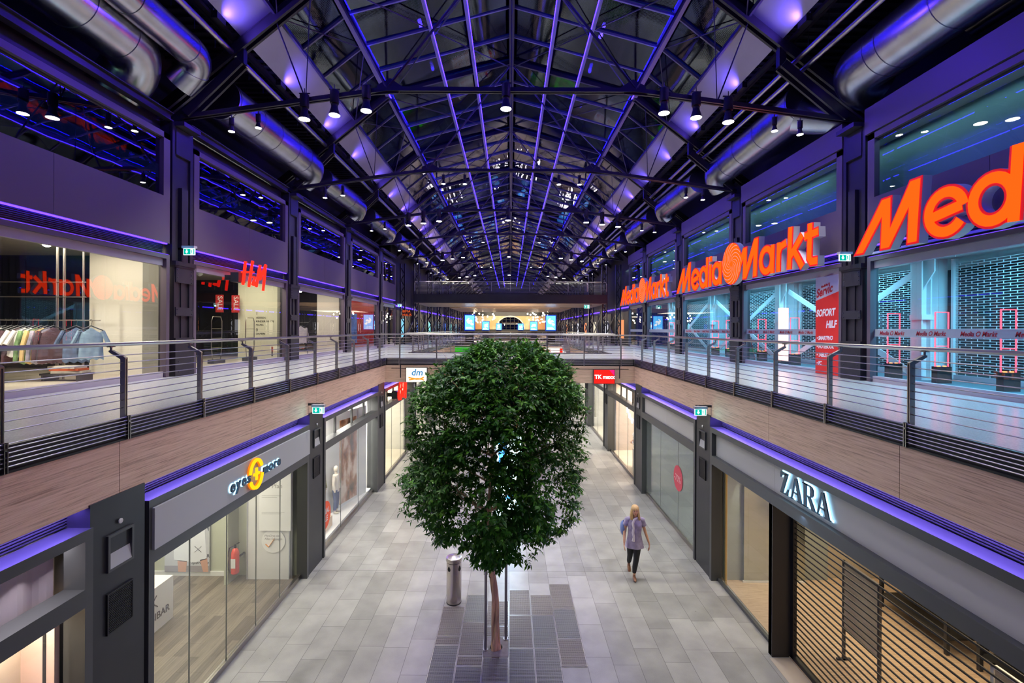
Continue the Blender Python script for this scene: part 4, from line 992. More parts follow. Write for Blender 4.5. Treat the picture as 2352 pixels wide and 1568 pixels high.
# ================================================================ LETTER TOOLS
def offset_poly(pts, w, closed=False):
    """mitred outline around a polyline"""
    P = [Vector((p[0], p[1])) for p in pts]; n = len(P); Ls = []; Rs = []
    for i in range(n):
        d0 = (P[i]-P[i-1]).normalized() if i > 0 or closed else None
        d1 = (P[(i+1) % n]-P[i]).normalized() if i < n-1 or closed else None
        if d0 is None: d0 = d1
        if d1 is None: d1 = d0
        t = (d0+d1)
        t = t.normalized() if t.length > 1e-6 else d1
        nn = Vector((-t.y, t.x)); k = max(.35, abs(nn.dot(Vector((-d1.y, d1.x))))); h = w/2/k
        Ls.append(P[i]+nn*h); Rs.append(P[i]-nn*h)
    return Ls, Rs
def stroke(mb, pts, w, fn, t0, t1, closed=False):
    Ls, Rs = offset_poly(pts, w, closed); n = len(pts); vs = []
    for t in (t0, t1):
        vs += [fn(p.x, p.y, t) for p in Ls]+[fn(p.x, p.y, t) for p in Rs]
    fs = []; m = n if closed else n-1
    for i in range(m):
        j = (i+1) % n
        fs += [(i, j, n+j, n+i), (2*n+i, 3*n+i, 3*n+j, 2*n+j), (i, 2*n+i, 2*n+j, j), (n+i, n+j, 3*n+j, 3*n+i)]
    if not closed: fs += [(0, n, 3*n, 2*n), (n-1, 3*n-1, 4*n-1, 2*n-1)]
    return mb.add(vs, fs)
def inset_poly(pts, d):
    n = len(pts); A = sum(pts[i][0]*pts[(i+1) % n][1]-pts[(i+1) % n][0]*pts[i][1] for i in range(n))
    out = []
    for i in range(n):
        p0, p1, p2 = Vector(pts[i-1]), Vector(pts[i]), Vector(pts[(i+1) % n]); a = (p1-p0).normalized(); b = (p2-p1).normalized(); sg = 1 if A > 0 else -1
        na = Vector((-a.y, a.x))*sg; nb = Vector((-b.y, b.x))*sg; m = na+nb; m = m/max(.25, m.dot(m)/2)*1.0
        v = m*d
        if v.length > 2.4*abs(d): v = v.normalized()*2.4*abs(d)
        out.append((p1.x+v.x, p1.y+v.y))
    return out
def glyph_part(mb, pts, w, dw, fn, t0, t1, c):
    if c == 'P': return mb.prism(inset_poly(pts, -dw/2) if dw else pts, fn, t0, t1)
    return stroke(mb, pts, w+dw, fn, t0, t1, c)
def arc(cx, cy_, rx, ry, a0, a1, n=20): return [(cx+rx*cos(radians(a0+(a1-a0)*i/n)), cy_+ry*sin(radians(a0+(a1-a0)*i/n))) for i in range(n+1)]
# each glyph = list of (points, closed) strokes inside a box: width, x-height 1, ascender 1.36; w = stroke weight
GL = {
 'M': (1.98, [([(-.12, 0), (.78, 1.22), (1.07, 1.22), (1.05, .50), (1.60, 1.42), (1.90, 1.42), (1.80, 0), (1.52, 0), (1.56, .80), (1.02, 0), (.74, 0), (.78, .76), (.18, 0)], 'P')], .25),
 'e': (1.0, [(arc(.5, .5, .40, .41, 8, 325, 26), False), ([(.16, .44), (.86, .56)], False)], .25),
 'd': (1.05, [(arc(.46, .5, .37, .40, 0, 360, 24)[:-1], True), ([(.84, .0), (.92, 1.36)], False)], .25),
 'i': (.38, [([(.17, 0), (.22, .98)], False), ([(.23, 1.12), (.245, 1.34)], False)], .25),
 'a': (1.05, [(arc(.46, .5, .37, .40, 0, 360, 24)[:-1], True), ([(.84, .0), (.88, .98)], False)], .25),
 'r': (.62, [([(.17, 0), (.20, .98)], False), ([(.19, .62), (.30, .82), (.62, .90)], False)], .25),
 'k': (.95, [([(.17, 0), (.24, 1.36)], False), ([(.24, .42), (.86, .98)], False), ([(.42, .60), (.88, .0)], False)], .25),
 't': (.72, [([(.30, 1.26), (.26, .22), (.36, .10), (.64, .09)], False), ([(.02, .90), (.68, .94)], False)], .25)}
M_lface = emat('orange_letter_face', (1.0, .034, .002), 4.0)
M_lrim = mat('red_letter_rim', (.55, .01, .01), .35, emit=(1, .01, .01), estr=.45)
M_lbody = mat('pale_letter_return', (.62, .60, .60), .5)
def media_sign(y_far, label, D=7.62, zb=7.47):
    t = thing('illuminated_sign', label, 'sign', (D, y_far, zb)); XS = .845
    cur = 0.0
    def place(ch, x0):
        w, st, lw = GL[ch]
        fn = lambda u, v, tt: (-tt, -(x0+u*XS), v*XS)
        b = MB()
        for p, c in st: glyph_part(b, p, lw, .05, fn, -.17, .0, c)
        o = b.build('letter', M_lbody, t)
        r = MB()
        for p, c in st: glyph_part(r, p, lw, .05, fn, .0, .012, c)
        r.build('rim', M_lrim, o)
        g = MB()
        for i, (p, c) in enumerate(st):
            pp = p
            glyph_part(g, pp, lw, -.045, fn, .013+.0015*i, .017+.0015*i, c)
        g.build('letter_face', M_lface, o)
        return w*XS
    x = 0
    for ch in 'Media': x += place(ch, x)
    # swirl disc
    R = .72; cxx = x+R-.02; cz = .62
    b = MB(); n = 48
    b.prism([(R*cos(2*pi*i/n), R*sin(2*pi*i/n)) for i in range(n)], lambda u, v, tt: (-tt, -(cxx+u), cz+v), -.17, .0); disc = b.build('swirl_disc', M_lbody, t)
    r = MB(); r.prism([(R*cos(2*pi*i/n), R*sin(2*pi*i/n)) for i in range(n)], lambda u, v, tt: (-tt, -(cxx+u), cz+v), .0, .012); r.build('rim', M_lrim, disc)
    g = MB(); q = R-.02; g.prism([(q*cos(2*pi*i/n), q*sin(2*pi*i/n)) for i in range(n)], lambda u, v, tt: (-tt, -(cxx+u), cz+v), .013, .016); g.build('disc_face', M_lface, disc)
    s_ = MB(); arms = 13
    for k in range(arms):
        a0 = 2*pi*k/arms; pts = []
        for i in range(12):
            f = i/11; rr = .10+(q-.10)*f; aa = a0-2.0*f**1.1; pts.append((rr, aa,   .085*f+.012))
        L_ = [(rr*cos(aa+w/ max(rr, .05)/1.6), rr*sin(aa+w/max(rr, .05)/1.6)) for rr, aa, w in pts]; R_ = [(rr*cos(aa), rr*sin(aa)) for rr, aa, w in pts]
        m = len(L_); vs = [(-.0175, -(cxx+u), cz+v) for u, v in L_+R_]; s_.add(vs, [(i, i+1, m+i+1, m+i) for i in range(m-1)])
    s_.build('swirl_stripes', emat('pale_swirl', (1.0, .36, .30), 1.0), disc)
    x = cxx+R-.55
    for ch in 'Markt': x += place(ch, x)
    br = MB()
    for yy in (-.5, -3.0, -6.5, -9.2): br.bar((.17, yy, .1), (.50, yy, .1), .04)
    br.bar((.20, 0, .1), (.20, -x, .1), .03); br.build('mounting_rail', M_dark, t)
    return x
SL = media_sign(21.75, 'orange glowing letter sign with swirl disc on the right wall, middle one of three')
media_sign(10.45, 'large orange glowing letter sign cut off at the right photo edge')
media_sign(32.9, 'orange glowing letter sign with swirl disc, farthest of three')
# brush script pair
M_hm = emat('red_neon_script', (1.0, .012, .006), 3.5)
HMG = [([(.10, 1.0), (.05, .0)], .12), ([(.52, 1.1), (.40, -.05)], .12), ([(-.06, .52), (.62, .62)], .09),
       ([(.62, .42), (.74, .40), (.66, .22), (.60, .08), (.72, .05), (.80, .22)], .06), ([(.86, .0), (1.00, 1.0)], .12), ([(1.00, 1.0), (1.06, .35)], .11), ([(1.06, .35), (1.38, 1.08)], .11), ([(1.38, 1.08), (1.32, -.12)], .12)]
def hm_sign(x, y, z, h, label):
    t = thing('illuminated_sign', label, 'sign', (x, y, z))
    for pts, w in HMG:
        g = MB(); stroke(g, [(p[0]*h*1.3, p[1]*h) for p in pts], w*h*.85, lambda u, v, tt: (tt, u+v*.12, v), 0, .05); g.build('letter_stroke', M_hm, t)
    bk = MB(); bk.box(-.24, -.02, -.1, .25, .1*h, .5*h).box(-.46, -.24, .0, .12, .2*h, .4*h); bk.build('backing_box', M_dark, t)
hm_sign(-7.45, 13.2, 7.0, .66, 'red glowing brush letter sign on the left gallery shopfront')
hm_sign(-4.45, 19.0, 2.95, .72, 'red glowing brush letter sign at the far left ground floor shop')
# yellow plus sign with letters
SG = thing('illuminated_sign', 'halo lit lettering with yellow plus in a broken ring on the left grey fascia', 'sign', (-4.630, 7.95, 3.16))
M_navy = mat('navy_letter', (.01, .045, .09), .35); M_halo = emat('pale_blue_halo', (.35, .72, 1.0), 3.2); M_yel = emat('yellow_letter_face', (1.0, .50, .01), 1.5); M_yelr = mat('amber_rim', (.9, .25, .01), .4, emit=(1, .25, 0), estr=.6)
def halo_text(txt, y0, size):
    for k, ch in enumerate(txt):
        fn = lambda x, y, z, yy=y0: (.02+z, yy+x, y)
        vs, fs = text_mesh(ch, size=size, extrude=.012, offset=.006, xs=1.05); w = max(v[0] for v in vs)
        b = MB(); b.add([(.022+v[2], y0+v[0]+v[1]*.12, v[1]-.09) for v in vs], fs); o = b.build('letter', M_navy, SG)
        vs2, fs2 = text_mesh(ch, size=size, extrude=.004, offset=.016, xs=1.05)
        b = MB(); b.add([(-.006+v[2], y0+v[0]+v[1]*.12, v[1]-.09) for v in vs2], fs2); b.build('halo', M_halo, o)
        y0 += w+.035
    return y0
halo_text('eyes', -.07, .265); halo_text('more', .96, .25)
for (a0, a1) in ((25, 172), (205, 352)):
    g = MB(); stroke(g, arc(.70, .0, .205, .25, a0, a1, 18), .052, lambda u, v, tt: (.03+tt, u, v), 0, .03); o = g.build('ring_arc', M_yel, SG)
    g = MB(); stroke(g, arc(.70, .0, .205, .25, a0-3, a1+3, 18), .07, lambda u, v, tt: (.0+tt, u, v), 0, .028); g.build('rim', M_yelr, o)
g = MB(); stroke(g, [(.61, .0), (.79, .0)], .045, lambda u, v, tt: (.03+tt, u, v), 0, .03); stroke(g, [(.70, -.11), (.70, .11)], .045, lambda u, v, tt: (.031+tt, u, v), 0, .03); g.build('plus', M_yel, SG)
light('AREA', (-4.45, 8.3, 3.15), 3.0, (.6, .8, 1), .4, .8, rot=(0, pi/2+pi, 0))
# serif sign on the right
ZS = thing('illuminated_sign', 'halo lit dark serif letters on the long pale right fascia', 'sign', (4.76, 8.30, 3.0))
def poly_letter(polys, y0, sc=1.0):
    b = MB(); h = MB()
    for P_ in polys:
        b.prism([(u*sc, v*sc) for u, v in P_], lambda u, v, tt: (-.035-tt, -(y0+u), v), 0, .02)
        c = Vector((sum(p[0] for p in P_)/len(P_), sum(p[1] for p in P_)/len(P_)))
        ex = [(p[0]+(.03 if p[0] > c.x else -.03), p[1]+(.03 if p[1] > c.y else -.03)) for p in P_]
        h.prism([(u*sc, v*sc) for u, v in ex], lambda u, v, tt: (-.006-tt, -(y0+u), v), 0, .006)
    o = b.build('letter', M_navy, ZS); h.build('halo', M_halo, o)
Zp = [[(.02, .92), (.02, .72), (.06, .72), (.16, .86), (.36, .87), (.50, .92), (.62, 1.0), (.62, 1.0), (.04, 1.0)], [(.40, .95), (.62, 1.0), (.22, .05), (.0, .0)], [(.0, .0), (.60, .0), (.64, .30), (.59, .30), (.50, .12), (.30, .05), (.05, .05)]]
Ap = [[(.36, .98), (.50, 1.02), (.86, .03), (.62, .03)], [(.34, .96), (.40, .98), (.14, .04), (.09, .04)], [(.20, .30), (.62, .30), (.60, .36), (.22, .36)], [(.0, .0), (.24, .0), (.24, .04), (.0, .04)], [(.54, .0), (.94, .0), (.94, .04), (.54, .04)]]
Rp = [[(.10, 0), (.28, 0), (.28, 1.0), (.10, 1.0)], [(.0, 0), (.38, 0), (.38, .04), (0, .04)], [(.0, .96), (.38, .96), (.38, 1.0), (0, 1.0)], [(.28, .95), (.50, .95), (.50, 1.0), (.28, 1.0)], [(.50, 1.0), (.66, .96), (.74, .86), (.74, .64), (.66, .54), (.50, .50), (.54, .58), (.56, .75), (.54, .90), (.50, .95)], [(.28, .48), (.50, .48), (.52, .53), (.28, .53)], [(.36, .50), (.54, .52), (.86, .04), (.66, .03)], [(.66, .0), (.92, .0), (.92, .04), (.64, .04)]]
for P_, y0 in ((Zp, 0), (Ap, .36), (Rp, .78), (Ap, 1.20)): poly_letter(P_, y0*.80, .37)
light('AREA', (4.6, 7.6, 2.84), 4.0, (.4, .65, 1), 1.6, .1, rot=(0, 0, 0))
# hanging box signs on the footbridge fascia
def box_sign(x0, x1, z0, z1, m, label, y=18.10):
    t = thing('light_box_sign', label, 'sign', ((x0+x1)/2, y, z0)); w = (x1-x0)/2; h = z1-z0
    MB().box(-w, w, -.14, .0, 0, h).build('box', M_frame, t)
    MB().box(-w+.018, w-.018, -.152, -.14, .018, h-.018).build('face', m, t)
    return t, lambda x, y_, z: (x, -.156-z, y_), lambda u, v, tt: (u, -.154-tt, v)
t, f1, f2 = box_sign(-3.92, -3.12, 3.78, 4.35, emat('white_face', (1, .97, .86), 1.15), 'white light box sign with blue letters and orange swoosh on the footbridge')
text_part('dm', 'lettering', emat('blue_ink_lit', (.01, .22, .55), 1.0), t, lambda x, y_, z: f1(x*1.0-.20+y_*.15, y_+.27, z), size=.34, extrude=.001, offset=.004)
g = MB(); stroke(g, [(-.30, .19), (-.18, .165), (0, .13), (.15, .14), (.28, .20)], .05, f2, 0, .002); stroke(g, [(-.28, .10), (-.12, .13), (.04, .15), (.2, .13), (.29, .09)], .045, f2, .0025, .004); g.build('swoosh', emat('orange_ink_lit', (1, .32, .02), 1.1), t)
t, f1, f2 = box_sign(3.14, 3.95, 3.76, 4.31, emat('red_face', (1, .02, .015), 1.0), 'red light box sign with white blocky letters on the footbridge')
text_part('TK maxx', 'lettering', emat('white_ink_lit', (1, .95, .95), 1.6), t, lambda x, y_, z: f1(x-.36, y_+.20, z), size=.205, extrude=.001, offset=.007, xs=.98)
MB().prism([(.19, .53), (.385, .53), (.385, .30)], f2, 0, .0015).build('corner_patch', emat('magenta_ink_lit', (1, .02, .25), .9), t)
t, f1, f2 = box_sign(-2.52, -1.72, 3.78, 4.35, emat('orange_face', (1, .22, .01), 1.0), 'orange light box sign with dark emblem half hidden by the tree')
MB().prism([(-.28, .1), (-.05, .1), (-.05, .2), (-.18, .2), (-.18, .36), (-.05, .36), (-.05, .46), (-.28, .46)], f2, 0, .002).build('emblem', M_black, t)
for s in (-1, 1): trim(MB().tube((s*4.15, 18.08, 3.95), (s*4.15, 18.08, 4.42), .02, 6).box(s*1.5, s*4.5, 18.085, 18.1, 4.30, 4.315), M_steel)
# exit signs
M_green = emat('green_sign_face', (.0, .42, .33), 1.2); M_wht = emat('white_pictogram', (.75, 1, .97), 1.5)
def s_x(x): return 1 if x > 0 else -1
def exit_sign(x, y, z, label, k=1.0):
    t = thing('exit_sign', label, 'exit sign', (x, y, z))
    w, h = .135*k, .155*k
    MB().box(-w-.01, w+.01, -.09, .03, h, h+.055*k).build('housing', M_lilac, t)
    MB().box(-w, w, -.04, -.02, 0, h).build('face', M_wht, t)
    MB().box(-w+.014, w*.22, -.044, -.04, .012, h-.012).box(w*.75, w-.014, -.044, -.04, .012, h-.012).build('green_field', M_green, t)
    a = MB().box(-w*.5, -w*.28, -.048, -.044, h*.45, h*.82); a.prism([(-w*.68, h*.5), (-w*.10, h*.5), (-w*.39, h*.2)], lambda u, v, tt: (u, -.0485+tt*0-.0005*tt, v), 0, 1); a.build('arrow', M_wht, t)
    MB().bar((w*.38, -.046, h*.75), (w*.42, -.046, h*.45), .02*k, .003).bar((w*.42, -.046, h*.45), (w*.32, -.046, h*.2), .012*k, .003).bar((w*.42, -.046, h*.45), (w*.55, -.046, h*.22), .012*k, .003).build('running_figure', M_green, t)
    MB().box(-s_x(x)*.0-.02, .02, .0, .22, h+.0, h+.05).box(min(0, (.4 if x > 0 else -.4)), max(0, (.4 if x > 0 else -.4)), .16, .22, h+.0, h+.05).build('bracket', M_dark, t)
    light('POINT', (x, y-.12, z+.05), 1.6*k, (.2, .9, 1), .05)
    return t
exit_sign(-7.52, 11.2, 7.50, 'green exit sign above the first left gallery column')
exit_sign(7.75, 11.1, 7.42, 'green exit sign above the first right gallery column', 1.0)
exit_sign(-4.40, 11.0, 3.84, 'green exit sign below the left timber fascia')
exit_sign(4.38, 11.0, 3.84, 'green exit sign below the right timber fascia')
exit_sign(-7.56, 32.6, 7.30, 'small distant green exit sign on the left by the dark lattice columns', 1.0)
exit_sign(5.6, 35.0, 7.36, 'small distant exit sign under the timber soffit on the right', 1.5)
# ================================================================ UPPER SHOPS
segL = [(-3, 11.03)]+[(YC[k]-.15+.42, YC[k+1]-.15-.42) for k in range(1, 4)]+[(YC[4]-.15+.42, 32.8)]
segR = [(-3, 10.88)]+[(YC[k]-.30+.42, YC[k+1]-.30-.42) for k in range(1, 4)]+[(YC[4]-.30+.42, 32.8)]
def upper_front(s, a, b_, label, panes):
    D = DU[s]; t = thing('shop_front', label, 'shopfront', (s*D, a, ZF)); L = b_-a; X = lambda d: s*(d-D)
    MB().box(X(D+.06), X(D+.16), .10, L-.10, 2.56, 2.72).build('header_rail', M_lilac, t)
    MB().box(X(D+.04), X(D+.14), .10, L-.10, 0, .13).build('sill', M_lilac, t)
    for i in range(panes):
        y0 = .10+(L-.2)*i/panes; y1 = .10+(L-.2)*(i+1)/panes
        MB().box(X(D+.08), X(D+.092), y0+.007, y1-.007, .13, 2.56).build('glass_pane', M_glass, t)
    return t
for i, (a, b_) in enumerate(segL):
    upper_front(-1, a, b_, ['left gallery shopfront with clothes racks behind clear glass, nearest bay', 'left gallery shopfront under the red brush letter sign', 'left gallery shopfront with white shirts, third bay', 'left gallery shopfront with red and blue interior, fourth bay', 'left gallery shopfront with striped posters, last bay before the lattice columns'][i], [9, 4, 4, 3, 2][i])
for i, (a, b_) in enumerate(segR):
    t = upper_front(1, a, b_, ['right gallery glass front under the cut off letter sign, nearest bay', 'right gallery glass front with red service banner', 'right gallery glass front with sandwich board, third bay', 'right gallery glass front beneath the farthest letter sign, fourth bay', 'right gallery glass front, last bay'][i], [7, 4, 4, 3, 2][i])
    # printed film band with repeated lettering
    L = b_-a
    MB().box(.078, .079, .10, L-.10, 1.02, 1.185).build('film_band', mat('grey_film', (.38, .42, .46), .5), t)
    if i < 3:
        n = int(L/.95)
        for j in range(n):
            y = L-.25-j*.95-.0
            text_part('Media O Markt', 'film_lettering', mat('dark_red_print', (.45, .02, .03), .5), t, lambda x, yy, z, y=y: (.074-z, y-x-yy*.3, 1.055+yy), size=.125, extrude=.001, offset=.0015, xs=.85)
# left interiors
struct('floor', MB().box(-14.2, -8.0, -3, 33, ZF, ZF+.012), mat('shop_terrazzo', (.50, .44, .34), .35, var=.08, vscale=30))
struct('ceiling', MB().box(-14.2, -8.0, -3, 33, 7.75, 7.8), mat('grey_shop_ceiling', (.40, .37, .31), .6, var=.1))
struct('wall_left', MB().box(-14.3, -14.2, -3, 33, ZF, 7.8), M_uwin_back)
def part_wall(x0, x1, y, m, z1=7.75, z0=ZF+.012): struct('wall_left', MB().box(x0, x1, y, y+.12, z0, z1), m)
M_warmw = mat('warm_white_wall', (.66, .62, .54), .6)
part_wall(-10.1, -8.75, 11.45, M_warmw); part_wall(-8.75, -8.0, 11.35, mat('olive_grey_wall', (.22, .21, .18), .6))
part_wall(-14.2, -10.1, 13.0, M_uwin_back)
part_wall(-9.9, -8.45, 17.35, mat('pale_yellow_wall', (.70, .67, .52), .6)); part_wall(-8.45, -8.0, 17.3, mat('olive_grey_wall', (.22, .21, .18), .6)); part_wall(-14.2, -9.9, 19.5, M_uwin_back)
part_wall(-9.4, -8.0, 23.2, M_warmw); part_wall(-14.2, -9.4, 23.9, M_uwin_back)
part_wall(-12, -8.0, 29.0, mat('red_shop_wall', (.6, .05, .04), .5)); 
light('AREA', (-9.3, 9.6, 7.7), 120, (1, .88, .70), 1.6, 2.5); light('AREA', (-9.6, 6.2, 7.7), 70, (1, .88, .70), 1.6, 3.5)
light('AREA', (-9.1, 15.2, 7.7), 110, (1, .93, .72), 1.6, 2.8); light('AREA', (-9.1, 20.8, 7.7), 130, (1, .88, .76), 1.6, 2.8)
light('AREA', (-9.5, 26.3, 7.7), 130, (1, .85, .8), 2.0, 3.8); light('AREA', (-9.5, 31.2, 7.7), 60, (1, .85, .8), 2.0, 2.8)
light('SPOT', (-9.2, 8.6, 7.4), 260, (1, .95, .85), .08, spot=70, blend=.6, target=(-9.6, 10.2, 5.4))
def shop_spot(x, y, label, lit):
    t = thing('track_spotlight', label, 'spotlight', (x, y, 7.55))
    MB().box(-.05, .05, -.05, .05, .0, .2).build('base', M_white, t)
    MB().tube((-.12, .0, -.05), (.16, -.10, -.16), .09, 14).build('housing', M_white, t, True)
    MB().tube((.16, -.10, -.16), (.175, -.106, -.166), .08, 14).build('lens', M_lens if lit else mat('off_lens', (.3, .3, .28), .2), t, True)
shop_spot(-8.9, 9.1, 'lit white track spotlight inside the clothes shop', True); shop_spot(-10.0, 8.6, 'unlit white track spotlight inside the clothes shop', False)
shop_spot(-9.2, 14.0, 'small white track spotlight behind the brush letter shopfront', False); shop_spot(-9.0, 20.2, 'lit spotlight above the white shirts, third left gallery bay', True)
# clothes racks
def garment(col, label, x, y, zt, rz, h=.75, w=.52, long_sleeve=True, var=0):
    t = thing('hanging_garment', label, 'garment', (x, y, zt), rz, 'garments on the rack behind the left gallery glass')
    random.seed(int(x*1000+y*77) % 9973)
    b = MB(); cols = 14; rows = 8; vs = []; fs = []
    for side in (0, 1):
        for r in range(rows+1):
            v = r/rows
            half = (w*.30+w*.2*min(1, v*5)) if v < .2 else w*.5*(1-.06*sin(v*3))
            for c in range(cols+1):
                u = -1+2*c/cols; dep = (.034 if side else -.034)*(1-abs(u)**3)+.010*sin(u*9+v*4+x*7)*v
                zz = -.06-.10*abs(u)*(1-min(1, v*6))-v*(h-.06)+(.02*sin(u*11) if r == rows else 0)
                vs.append((u*half, dep, zz))
    n1 = (rows+1)*(cols+1); idx = lambda s_, r, c: s_*n1+r*(cols+1)+c
    for s_ in (0, 1):
        for r in range(rows):
            for c in range(cols): fs.append((idx(s_, r, c), idx(s_, r, c+1), idx(s_, r+1, c+1), idx(s_, r+1, c)))
    for r in range(rows): fs += [(idx(0, r, 0), idx(0, r+1, 0), idx(1, r+1, 0), idx(1, r, 0)), (idx(0, r, cols), idx(1, r, cols), idx(1, r+1, cols), idx(0, r+1, cols))]
    for c in range(cols): fs += [(idx(0, 0, c), idx(1, 0, c), idx(1, 0, c+1), idx(0, 0, c+1)), (idx(0, rows, c), idx(0, rows, c+1), idx(1, rows, c+1), idx(1, rows, c))]
    b.add(vs, fs); b.build('body', col, t, True)
    sl = MB(); Ls = .62 if long_sleeve else .28
    for q in (-1, 1): sl.path([(q*w*.44, 0, -.13), (q*(w*.56), .0, -.13-Ls*.45), (q*(w*.60 if long_sleeve else w*.70), .0, -.13-Ls)], .04, 8, rs=[.040, .040, .036 if long_sleeve else .042])
    sl.build('sleeves', col, t, True)
    ax, ay = sin(rz), cos(rz)
    MB().path([(-.2, 0, -.12), (0, 0, -.02), (.2, 0, -.12)], .012, 5).path([(ax*q, ay*q, zz) for q, zz in ((0, -.02), (.02, .06), (.021, .092), (.015, .108), (0, .115), (-.015, .108), (-.021, .092))], .004, 5).build('hanger', M_dark, t)
    return t
def cl(name, c, v=.15): return mat(name, c, .85, var=v, vscale=8)
wh = cl('white_cotton', (.78, .74, .70), .12); bl = cl('black_cotton', (.025, .025, .025)); yl = cl('yellow_cotton', (.75, .52, .22)); gn = cl('green_cotton', (.22, .36, .16), .5); dn = cl('denim_blue', (.10, .14, .24), .3); pp = cl('patterned_lilac', (.40, .36, .45), .5); bu = cl('burgundy_dark', (.10, .05, .06))
GARM = [(wh, 'white long sleeved shirt at the left end of the rack'), (wh, 'second white long sleeved shirt from the left on the rack'), (wh, 'third white shirt from the left, next to the black ones'), (bl, 'black garment right of the white shirts'), (bl, 'second black garment on the rack'), (bu, 'dark burgundy garment before the bright white blouse'), (wh, 'bright white short blouse near the rack centre'), (wh, 'second bright white blouse near the rack centre'), (gn, 'green patterned shirt on the rack'), (yl, 'yellow orange shirt beside the green one'), (pp, 'lilac patterned blouse right of the yellow shirt'), (bu, 'dark shirt right of the lilac blouse')]
for i, (m_, lb) in enumerate(GARM):
    x = -10.9+i*.125
    garment(m_, lb, x, 9.95, 5.85, radians(66), .80 if i not in (6, 7) else .66, .52, i not in (6, 7))
garment(dn, 'dark blue denim shirt, second from the right end of the rack', -9.05, 9.95, 5.85, radians(25), .78, .46, False)
garment(cl('light_denim', (.22, .32, .42)), 'light denim shirt at the right end of the rack', -8.74, 9.95, 5.85, radians(27), .72, .42, False)
rk = thing('clothes_rack', 'long steel clothes rack behind the nearest left gallery glass', 'clothes rack', (-9.9, 9.95, ZF+.012))
b = MB().tube((-1.4, 0, 1.27), (1.35, 0, 1.27), .013, 8); b.build('hanging_rail', M_rail, rk, True)
for x in (-1.38, .62): MB().tube((x, .42, 0), (x, .42, 3.0), .022, 10).tube((x, .42, 1.27), (x, .0, 1.27), .009, 6).build('upright', M_rail, rk, True)
MB().tube((-1.4, .40, 1.78), (.70, .40, 1.78), .012, 8).tube((-1.4, .40, 2.1), (.70, .40, 2.1), .012, 8).build('upper_rail', M_rail, rk, True)
MB().tube((.05, .42, 0), (.05, .42, 3.0), .028, 10).tube((.20, .42, 0), (.20, .42, 3.0), .028, 10).build('chrome_post', M_rail, rk, True)
for i, (c, z) in enumerate([((.7, .66, .6), .12), ((.55, .10, .03), .06), ((.5, .45, .38), .02)]):
    o = MB().box(-.28, .28, -.15, .15, 0, .048); o.xf(Matrix.Rotation(.1*i, 4, 'Z')); ob = o.build('folded_garment', cl('folded_%d' % i, c)); ob.location = (-9.35+.04*i, 10.08, ZF+.174+.05*(2-i)); tag(ob, ['pale folded garment on top of the low bench pile', 'orange red folded garment in the middle of the bench pile', 'beige folded garment at the bottom of the bench pile'][i], 'garment')
bn = thing('bench', 'low dark bench under the hanging clothes', 'bench', (-9.35, 10.08, ZF+.012))
MB().box(-.4, .4, -.2, .2, .12, .16).build('seat', M_dark, bn)
for a in (-.36, .36): MB().box(a-.02, a+.02, -.18, .18, 0, .12).build('leg', M_dark, bn)
# board with shadow: slim info column beside cream wall
for (x, y, lb) in ((-9.35, 15.2, 'steel security gate behind the left gallery glass, left one of two'), (-9.0, 16.5, 'steel security gate behind the left gallery glass, right one of two')): arch_rack(x, y, ZF+.012, lb)
wt = thing('wall_lettering', 'dark department lettering on the pale yellow wall of the left gallery shop', 'lettering', (-9.2, 17.345, ZF))
ink = mat('dark_ink', (.05, .05, .04), .6); f = lambda ox, oz: (lambda x, y, z: (ox+x, -.003-z, oz+y))
for (tx, ox, oz, sz) in (('1', -.05, 1.62, .24), ('HERREN', -.05, 1.48, .15), ('KINDER 50-170', -.05, 1.35, .15), ('MAMA', -.05, 1.22, .15), ('0', -.05, 1.02, .24), ('DAMEN', -.05, .90, .15), ('1', .42, -.0+.12, .60)):
    text_part(tx, 'lettering', ink, wt, f(ox, oz), size=sz*(.66 if sz < .5 else .85), extrude=.0015)
for i, x in enumerate((-10.2, -9.75)):
    t = thing('banner', 'red hanging sale banner inside the left gallery shop, %s' % ('left one' if i == 0 else 'right one'), 'banner', (x-.1, 16.9+.2*i, 6.35))
    MB().box(-.14, .14, -.005, .005, 0, .62).build('cloth', mat('banner_red', (.45, .02, .02), .7), t)
    text_part('SALE', 'lettering', M_white, t, lambda x_, y_, z: (-.06+y_, -.007-z, .58-x_), size=.24, extrude=.001)
for i in range(4): garment(wh, 'white shirt on the small rack in the third left gallery bay, %s from the left' % ORD[i], -9.7+.22*i, 20.6, 5.95, radians(40), .8, .5)
rk = thing('clothes_rack', 'small dark clothes rack with white shirts, third left gallery bay', 'clothes rack', (-9.4, 20.6, ZF+.012))
MB().tube((-.7, 0, 1.37), (.7, 0, 1.37), .014, 8).build('hanging_rail', M_dark, rk)
for x in (-.66, .66): MB().tube((x, 0, 0), (x, 0, 1.37), .016, 8).build('upright', M_dark, rk)
# fourth bay: red and blue interior
struct('wall_left', MB().box(-8.9, -8.8, 24.0, 25.0, ZF, 7.3), mat('red_shop_wall', (.6, .05, .04), .5))
for i, (y, c) in enumerate([(25.3, (.05, .25, .8)), (26.5, (.7, .72, .75)), (27.7, (.10, .2, .5))]):
    o = MB().box(-.5, .5, -.03, .03, 0, 1.7).build('poster', mat('poster_c%d' % i, c, .5, var=.5, vscale=3)); o.location = (-9.4, y, ZF+.3); tag(o, '%s poster board inside the fourth left gallery bay' % ['blue', 'pale', 'navy'][i], 'poster')
for i in range(4):
    o = MB().lathe([(.0, .05), (.42, .04), (.45, 0), (.0, 0)], (0, 0, 0), 28).build('ceiling_lamp', M_white, None, True); o.location = (-9.2-.25*(i % 2), 24.8+1.1*i, 7.45); tag(o, 'round white ceiling disc lamp, fourth left gallery bay, %s from the camera' % ORD[i], 'lamp')
